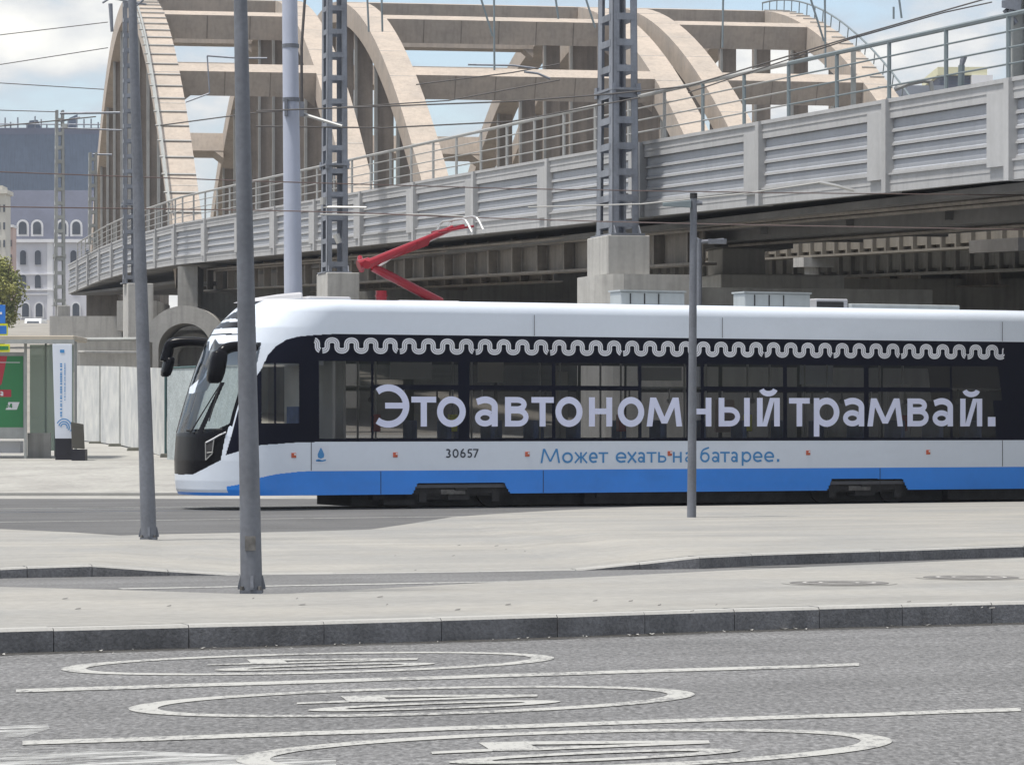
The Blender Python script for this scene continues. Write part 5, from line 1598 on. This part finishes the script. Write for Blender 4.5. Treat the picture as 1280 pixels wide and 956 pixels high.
# ------------------------------------------------------------------ stop shelter, stele, bin and hoarding on the left
DS = 79.5
gs = .62
XS = lambda x, D=DS: P(x, 0, D).x
ZS = lambda y, D=DS: P(0, y, D).z
sh = thing('tram_stop_shelter', (XS(40), DS, gs), 'glass tram stop shelter with a flat sandy roof at the left edge', 'shelter')
m = MB(); m.box(XS(-120), XS(101), DS - 1.2, DS + 1.2, ZS(427), ZS(421)); m.build('roof', 'shelterroof', sh, bevel=.02)
m = MB(); m.box(XS(-120), XS(101.5), DS - 1.24, DS - 1.2, ZS(431), ZS(426)); m.build('roof_edge', 'palesteel', sh)
for x in (37, 99):
    m = MB(); m.box(XS(x), XS(x + 3), DS - .9, DS - .82, gs, ZS(428)); m.build('post', 'palesteel', sh)
m = MB(); m.box(XS(62), XS(63.5), DS + .8, DS + .9, gs, ZS(428)); m.box(XS(50), XS(52), DS + .8, DS + .9, gs, ZS(428)); m.build('rear_post', 'wall', sh)
m = MB(); m.box(XS(32), XS(65), DS + .7, DS + .72, gs + .2, ZS(430)); m.build('glass_pane', 'shelterglass', sh)
m = MB(); m.box(XS(91), XS(98), DS - .86, DS - .84, gs + .3, ZS(432)); m.build('glass_pane', 'shelterglass', sh)
m = MB(); m.box(XS(-60), XS(28), DS - .3, DS + .2, ZS(566), ZS(551)); m.build('bench', 'trim', sh)
m = MB(); m.box(XS(38), XS(66), DS - .5, DS - .3, gs, ZS(541)); m.build('kick_panel', 'wall', sh)
ad = thing('poster_lightbox', (XS(0), DS - .6, gs), 'green and red poster light box inside the tram stop shelter', 'poster box')
m = MB(); m.box(XS(-50, DS - .6), XS(33, DS - .6), DS - .7, DS - .5, ZS(548), ZS(441)); m.build('case', 'palesteel', ad)
m = MB(); y_ = DS - .705; q = lambda x, y: Vector((XS(x, y_), y_, ZS(y, y_)))
m.add([q(-45, 534), q(29, 534), q(29, 445), q(-45, 445)], [(0, 1, 2, 3)]); m.build('poster', 'adgreen', ad)
m = MB(); y_ = DS - .709
m.add([q(-45, 520), q(2, 480), q(9, 445), q(-45, 445)], [(0, 1, 2, 3)]); m.add([q(-45, 496), q(14, 496), q(14, 487), q(-45, 487)], [(0, 1, 2, 3)]); m.build('poster_panel', 'adred', ad)
m = MB(); y_ = DS - .713
m.add([q(7, 512), q(21, 512), q(24.5, 502.5), q(10.5, 502.5)], [(0, 1, 2, 3)]); m.build('route_badge', 'trim', ad)
y_ = DS - .716
pen = Pen(lambda a, b, d: Vector((a, y_ + d, b)), -.002); glyph(pen, 'D', XS(12.5), XS(16.5) - XS(12.5), ZS(510), ZS(504.5) - ZS(510), .028); glyph(pen, '4', XS(17.2), XS(21) - XS(17.2), ZS(510), ZS(504.5) - ZS(510), .028)
pen.mb.build('badge_lettering', 'adgreen', ad)
pen = Pen(lambda a, b, d: Vector((a, y_ + d, b)), -.002)
for k, chx in enumerate((-3, 1.2, 6)): glyph(pen, ('ь', 'ц', 'а')[k], XS(chx), XS(chx + 3.8) - XS(chx), ZS(495), ZS(489.5) - ZS(495), .03)
pen.mb.build('poster_lettering', 'trim', ad)
m = MB(); y_ = DS - .716
m.add([q(-45, 453), q(25, 453.5), q(25, 452.6), q(-45, 452.4)], [(0, 1, 2, 3)]); m.build('poster_rule', 'trim', ad)
ste = thing('information_stele', (XS(79), DS - 2, gs), 'white information stele with a blue swirl and a black foot by the shelter', 'stele')
f = lambda a, b, c: Vector((a, b, c))
D_ = DS - 2
m = MB(); m.hexa([P(69, 548, D_), P(90, 548, D_), P(90, 548, D_ + .25), P(69, 548, D_ + .25), P(65.5, 430, D_), P(90, 430, D_), P(90, 430, D_ + .25), P(65.5, 430, D_ + .25)]); outward(m.build('panel', 'stele', ste, bevel=.01))
m = MB(); m.box(P(69, 0, D_).x, P(89.5, 0, D_).x, D_ + .01, D_ + .24, P(0, 576, D_).z, P(0, 548, D_).z); m.build('foot', 'binblack', ste)
pen = Pen(lambda a, b, d: Vector((P(a, 0, D_).x, D_ + d, P(0, b, D_).z)), -.006)
for r in (4, 6.5, 9.5): pen.ribbon([(80 + r * math.cos(math.radians(a)), 534 + r * 1.1 * math.sin(math.radians(a))) for a in range(-190 + int(r * 4), 30, 12)], 1.3)
pen.mb.build('swirl_mark', 'bluevinyl', ste)
pen = Pen(lambda a, b, d: Vector((P(a, 0, D_).x, D_ + d, P(0, b, D_).z)), -.006)
r_ = random.Random(5); y = 454
while y < 520:
    l = r_.uniform(1.0, 2.4); pen.poly([(75.2, y), (77.6, y), (77.6, y + l), (75.2, y + l)]); y += l + (.7 if r_.random() < .8 else 2.2)
y = 454
while y < 500:
    l = r_.uniform(.8, 1.8); pen.poly([(80.4, y), (81.8, y), (81.8, y + l), (80.4, y + l)]); y += l + (.6 if r_.random() < .8 else 1.8)
pen.poly([(75, 437), (80.5, 437), (80.5, 441), (75, 441)])
pen.mb.build('vertical_lettering', 'bluevinyl', ste)
bn = thing('litter_bin', P(97, 572, DS - 2.6), 'bronze grey litter bin with a black base next to the stele', 'litter bin')
D_ = DS - 2.6
m = MB(); m.hexa([P(90, 560, D_), P(106, 561, D_), P(106, 561, D_ + .4), P(90, 560, D_ + .4), P(88.5, 527, D_), P(104.5, 530, D_), P(104.5, 530, D_ + .4), P(88.5, 527, D_ + .4)]); outward(m.build('body', 'bin', bn, bevel=.015))
m = MB(); m.box(P(89.5, 0, D_).x, P(106.5, 0, D_).x, D_ - .01, D_ + .41, P(0, 577, D_).z, P(0, 561.5, D_).z); m.build('base', 'binblack', bn)
# hoarding: sheets on posts with concrete feet, coming nearer towards the right
hp = [(94, 100, 457, 549), (125, 95, 457.5, 553), (150, 91, 458, 556), (174, 86, 459, 561), (207, 80, 460, 571)]
labs = ['leftmost pale hoarding sheet next to the litter bin', 'second pale hoarding sheet from the litter bin', 'pale hoarding sheet just left of the tall slim pole', 'pale hoarding sheet just right of the tall slim pole']
for k, ((xa, Da, ta, ba), (xb, Db, tb_, bb)) in enumerate(zip(hp[:-1], hp[1:])):
    t = thing('hoarding_panel', P((xa + xb) / 2, bb, (Da + Db) / 2), labs[k], 'hoarding panel', 'hoarding panels behind the tram stop')
    m = MB(); N = 14
    A, B_ = [], []
    for i in range(N + 1):
        s = i / N; wob = .05 * math.sin(s * 9 + k) * math.sin(math.pi * s)
        p0 = P(xa + .4, ba, Da).lerp(P(xb - .3, bb, Db), s) + Vector((0, wob, 0)); p1 = P(xa + .4, ta, Da).lerp(P(xb - .3, tb_, Db), s) + Vector((0, wob * .4, 0))
        A.append(p0); B_.append(p1)
    off = Vector((0, .02, 0))
    n = N + 1
    vs = A + B_ + [p + off for p in A] + [p + off for p in B_]
    fs = []
    for i in range(N): fs += [(i, i + 1, n + i + 1, n + i), (2 * n + i, 3 * n + i, 3 * n + i + 1, 2 * n + i + 1), (n + i, n + i + 1, 3 * n + i + 1, 3 * n + i), (i, 2 * n + i, 2 * n + i + 1, i + 1)]
    m.add(vs, fs); m.build('sheet', 'fence', t)
    m = MB(); m.tube(P(xb, bb + 4, Db - .03), P(xb, tb_, Db - .03), .03, .03, 8); m.build('post', 'greenpost' if k == 3 else 'palesteel', t)
    if k < 3:
        c = P(xb, bb + 1, Db); m = MB(); m.hexa([c + Vector(v) for v in ((-.33, -.2, -.12), (.33, -.2, -.12), (.33, .2, -.12), (-.33, .2, -.12), (-.28, -.16, .06), (.28, -.16, .06), (.28, .16, .06), (-.28, .16, .06))]); m.build('foot_block', 'block', t, bevel=.02)
c = P(208, 573, 79.6)
o = MB().hexa([c + Vector(v) for v in ((-.16, -.15, -.12), (.16, -.15, -.12), (.16, .15, -.12), (-.16, .15, -.12), (-.13, -.12, .12), (.13, -.12, .12), (.13, .12, .12), (-.13, .12, .12))]).build('footing_block', 'block', bevel=.02)
tag(o, 'small square concrete block at the foot of the dark green fence post', 'concrete block')
t = thing('mesh_fence', P(235, 575, 76), 'fine white mesh fence panel behind the tram mirrors', 'fence panel')
m = MB(); m.hexa([P(209, 574, 78), P(300, 590, 72), P(300, 590, 72.03), P(209, 574, 78.03), P(209, 460, 78), P(300, 456, 72), P(300, 456, 72.03), P(209, 460, 78.03)]); m.build('mesh', 'mesh', t)
m = MB(); m.tube(P(209, 460, 78), P(300, 456, 72), .025, .025, 6); m.build('top_rail', 'greenpost', t)

# ------------------------------------------------------------------ distant buildings, cars, signs, tree on the left
DB = 450.0
bd = thing('arched_window_building', (P(70, 0, DB).x, DB, 15.0), 'pale lilac building with arched windows and a slate roof of white dormers', 'building')
m = MB(); pbox(m, 15, 135, 300, 412, DB, 12); m.build('wall', 'facade', bd)
m = MB(); pbox(m, 14, 136, 299, 303, DB - .5, 1); pbox(m, 17, 70, 342, 343.5, DB - .25, .3); pbox(m, 17, 70, 361, 363, DB - .25, .3); pbox(m, 17, 60, 367, 368.5, DB - .2, .3); pbox(m, 59, 66, 303, 405, DB - .12, .2); m.build('cornice', 'trim', bd)
m = MB(); m.hexa([P(12, 300, DB + .3), P(138, 300, DB + .3), P(138, 300, DB + 12), P(12, 300, DB + 12), P(14, 238, DB + 3.0), P(136, 238, DB + 3.0), P(136, 238, DB + 11), P(14, 238, DB + 11)]); outward(m.build('roof', 'slate', bd))
def archwin(xc, w, yt, yb, D, frame=True, rim=1.2):
    m = MB(); s = F / D
    def lp(g): 
        cz0 = yt + w / 2
        pts = [P(xc - w / 2 - g, yb + (g if g > 0 else 0), D), ] + [P(xc - (w / 2 + g) * math.cos(math.pi * k / 8), cz0 - (w / 2 + g) * math.sin(math.pi * k / 8), D) for k in range(9)] + [P(xc + w / 2 + g, yb + (g if g > 0 else 0), D)]
        return pts
    m.prism(lp(rim), (0, -.12, 0)); o = outward(m.build('window_frame', 'trim' if frame else 'facade', bd))
    m = MB(); m.prism([p + Vector((0, -.13, 0)) for p in lp(0)], (0, -.05, 0)); outward(m.build('pane', 'darkpane', o))
for y0, y1 in ((313, 331), (343.5, 360)):
    for x in (29, 47.5, 92, 110): archwin(x, 7.5, y0, y1, DB - .02, False, .8)
for x in (32, 49, 95): archwin(x, 8.5, 379, 396, DB - .02, True, 1.8)
for x in (28.5, 46.5, 78, 95.5): 
    m = MB(); 
    archwin(x, 10, 277, 293, DB - .4, True, 2.6)
nb = thing('netted_block', (P(60, 0, 520).x, 520, 15.5), 'large dark blue block wrapped in scaffold netting behind the dormer roof', 'building')
m = MB(); pbox(m, -160, 180, 168, 420, 520, 20); m.build('netting', 'netting', nb)
m = MB(); pbox(m, -160, 180, 160, 168, 520.5, 18); m.build('parapet', 'slate', nb)
m = MB()
r_ = random.Random(11)
for k in range(22):
    x = -30 + k * 9 + r_.uniform(-2, 2); m.tube(P(x, 160, 521), P(x, 160 - r_.uniform(4, 15), 521), .12, .12, 5)
m.path([P(-30, 155, 521), P(170, 156, 521)], .12, 5)
m.build('scaffold_pole', 'steel', nb)
m = MB(); m.hexa([P(84, 160, 522), P(97, 160, 522), P(97, 160, 526), P(84, 160, 526), P(86, 148, 522), P(97, 143, 522), P(97, 143, 526), P(86, 148, 526)]); m.hexa([P(33, 161, 522), P(52, 161, 522), P(52, 161, 526), P(33, 161, 526), P(37, 151, 522), P(47, 150, 522), P(47, 150, 526), P(37, 151, 526)]); outward(m.build('roof_hut', 'netting', nb))
o = thing('beige_building', (P(0, 0, 400).x, 400, 13.8), 'beige building corner rising behind the tree at the left edge', 'building')
m = MB(); pbox(m, -200, 7, 240, 415, 400, 4); m.build('wall', 'beigewall', o)
m = MB(); pbox(m, -200, 9, 237, 242, 399.5, 5); pbox(m, -80, 3, 232, 237, 400, 4); m.build('cornice', 'beigewall', o)
for x in (-2, 4):
    for y in (256, 278, 300):
        m = MB(); pbox(m, x, x + 2.2, y, y + 9, 399.9, .3); m.build('window', 'darkpane', o)
o = thing('pink_building', (P(14, 0, 420).x, 420, 14.3), 'narrow pink building strip between the beige corner and the lilac building', 'building')
m = MB(); pbox(m, 5, 16, 283, 415, 420, 3); m.build('wall', 'pinkwall', o)
m = MB(); pbox(m, 5, 16.5, 281, 284, 419.6, 3.8); m.build('cornice', 'trim', o)
for y in (300, 318):
    m = MB(); pbox(m, 12, 14.5, y, y + 8, 419.9, .3); m.build('window', 'darkpane', o)
# distant tower behind the railing on the right
o = thing('yellow_topped_building', (P(1205, 0, 420).x, 420, 15), 'white and grey building with a yellow top behind the railing at right', 'building')
m = MB(); pbox(m, 1175, 1218, 94, 500, 420, 14); m.build('grey_block', 'slate', o)
m = MB(); pbox(m, 1172, 1234, 84, 94, 419, 16); m.build('yellow_top', 'yellowwall', o)
m = MB(); pbox(m, 1215, 1241, 94, 500, 418.5, 15); m.build('white_block', 'trim', o)
m = MB()
for k in range(3): pbox(m, 1174, 1216, 96 + k * 4, 97.3 + k * 4, 419.9, .3)
m.build('facade_band', 'netting', o)
o = thing('grey_noise_wall', (P(1140, 0, 300).x, 300, 10), 'grey blue wall seen just above the parapet at right', 'wall')
m = MB(); pbox(m, 1120, 1180, 107, 260, 300, 1); pbox(m, 1180, 1290, 110, 260, 300, 1); pbox(m, 1243, 1275, 100, 110, 302, 6); m.build('wall_face', 'sidingdark', o)
# traffic far up the street
def van(name, xl, xr, yt, yb, D, label, cat, mt='carwhite', truck=False):
    a, b = P(xl, yb, D), P(xr, yt, D)
    w, h = b.x - a.x, b.z - a.z
    t = thing(name, ((a.x + b.x) / 2, D, a.z), label, cat, 'vehicles up the street')
    m = MB(); L_ = 4.5 if not truck else 6
    m.hexa([(a.x, D, a.z + .3), (b.x, D, a.z + .3), (b.x, D + L_, a.z + .3), (a.x, D + L_, a.z + .3), (a.x, D - .05, a.z + h * .55), (b.x, D - .05, a.z + h * .55), (b.x, D + L_, a.z + h * .6), (a.x, D + L_, a.z + h * .6)])
    i = w * (.08 if not truck else .0)
    m.hexa([(a.x + .01, D + .2, a.z + h * .55), (b.x - .01, D + .2, a.z + h * .55), (b.x - .01, D + L_ * .8, a.z + h * .55), (a.x + .01, D + L_ * .8, a.z + h * .55), (a.x + i, D + .7, b.z), (b.x - i, D + .7, b.z), (b.x - i, D + L_ * .7, b.z), (a.x + i, D + L_ * .7, b.z)])
    m.build('body', mt, t, bevel=.06)
    m = MB(); m.hexa([(a.x + w * .12, D + .12, a.z + h * .58), (b.x - w * .12, D + .12, a.z + h * .58), (b.x - w * .12, D + .3, a.z + h * .58), (a.x + w * .12, D + .3, a.z + h * .58), (a.x + w * .16, D + .5, a.z + h * .88), (b.x - w * .16, D + .5, a.z + h * .88), (b.x - w * .16, D + .8, a.z + h * .88), (a.x + w * .16, D + .8, a.z + h * .88)]); m.build('windscreen', 'darkpane', t)
    for x in (a.x + .12, b.x - .34):
        m = MB(); m.tube((x, D + .8, a.z + .32), (x + .22, D + .8, a.z + .32), .32, .32, 12); m.build('wheel', 'dark', t)
        m = MB(); m.box(x - .05, x + .22, D - .07, D - .03, a.z + h * .38, a.z + h * .46); m.build('headlight', 'shiny', t)
van('parked_car', 12, 29, 407, 422, 300, 'white car right of the leafy tree far up the street', 'car')
van('delivery_truck', 29.5, 51, 398, 424, 310, 'white box truck facing down the street beside the low block wall', 'truck', truck=True)
o = tag(MB().box(P(31, 0, 309).x, P(50, 0, 309).x, 309.6, 309.8, P(0, 419, 309).z, P(0, 412, 309).z).build('truck_windscreen', 'darkpane'), None)
o.parent = bpy.data.objects['delivery_truck']; o.location = -Vector(o.parent.location); o.name = 'lower_windscreen'
van('parked_car', 53, 61, 404, 422, 305, 'dark car between the box truck and the low block wall', 'car', 'slate')
# traffic signs
def sign(name, x0, x1, y0, y1, D, mt, lab, inner=None):
    t = thing(name, P(x0, 470, D), lab, 'sign', 'traffic signs by the shelter')
    m = MB(); pbox(m, x0, x1, y0, y1, D, .05); m.build('plate', mt, t)
    if inner:
        m = MB(); pbox(m, x0 + 1.2, x1 - 1.4, y0 + 2.6, y1 - 2.6, D - .01, .01); m.build('symbol', inner, t)
    else:
        m = MB(); pbox(m, x0, x1 - 4, y0 + 9, y0 + 12, D - .01, .01); m.build('symbol', 'trim', t)
    m = MB(); m.tube(P(x0 + 1, 480, D + .1), P(x0 + 1, y0, D + .1), .04, .04, 6); m.build('sign_post', 'pole', t)
sign('road_sign', -14, 6.5, 381, 404, 100, 'signblue', 'blue road sign at the left edge above the shelter')
sign('road_sign', -12, 9.5, 404.5, 420, 100.4, 'signyellow', 'yellow bordered blue sign just above the shelter roof', 'signblue')
sign('road_sign', -12, 12, 430, 440, 101, 'signyellow', 'yellow sign seen through the shelter glass', 'adgreen')
# leafy tree at the left edge
t = thing('tree', (P(2, 0, 240).x, 240, gz(240)), 'yellowing leafy tree at the left edge in front of the beige building', 'tree')
bx_, zb_ = P(2, 0, 240).x, gz(240)
m = MB(); m.tube((bx_, 240, zb_ - .3), (bx_ + .1, 240, zb_ + 3), .22, .15, 10)
for a in range(7):
    an = a * .9; m.tube((bx_ + .1, 240, zb_ + 2.2 + a * .25), (bx_ + 1.3 * math.cos(an), 240 + 1.2 * math.sin(an), zb_ + 4.2 + a * .35), .09, .03, 6)
m.build('trunk', 'bark', t)
m = MB(); r_ = random.Random(2)
for k in range(150):
    ty = r_.uniform(0, 1); cz0 = P(0, 405 - ty * 78, 240).z; rad = 1.75 * math.sin(math.pi * min(1, .18 + .8 * ty)) ** .7 + .1
    an = r_.uniform(0, 6.28); rr_ = rad * math.sqrt(r_.random())
    c = Vector((bx_ - .2 + rr_ * math.cos(an), 240 + rr_ * math.sin(an), cz0))
    for j in range(42):
        p = c + Vector((r_.gauss(0, .22), r_.gauss(0, .22), r_.gauss(0, .20)))
        u_ = Vector((r_.gauss(0, 1), r_.gauss(0, 1), r_.gauss(0, 1))).normalized(); v_ = u_.orthogonal().normalized(); sz = r_.uniform(.08, .15)
        m.add([p - u_ * sz, p + v_ * sz * .6, p + u_ * sz, p - v_ * sz * .6], [(0, 1, 2, 3)])
tag(m.build('crown', 'leaf', t), kind='stuff')

# ------------------------------------------------------------------ thin city haze
hm = bpy.data.materials.new('city_haze'); hm.use_nodes = True
hn = hm.node_tree
for n in list(hn.nodes): hn.nodes.remove(n)
ho = hn.nodes.new('ShaderNodeOutputMaterial'); hv = hn.nodes.new('ShaderNodeVolumePrincipled')
hv.inputs['Color'].default_value = (0.82, 0.88, 1.0, 1); hv.inputs['Density'].default_value = 0.00022; hv.inputs['Anisotropy'].default_value = 0.2
hn.links.new(hv.outputs[0], ho.inputs['Volume'])
MT['haze'] = hm
m = MB(); m.box(-6100, 6100, -100, 9100, -1.1, 60)
tag(m.build('haze', 'haze'), kind='stuff')
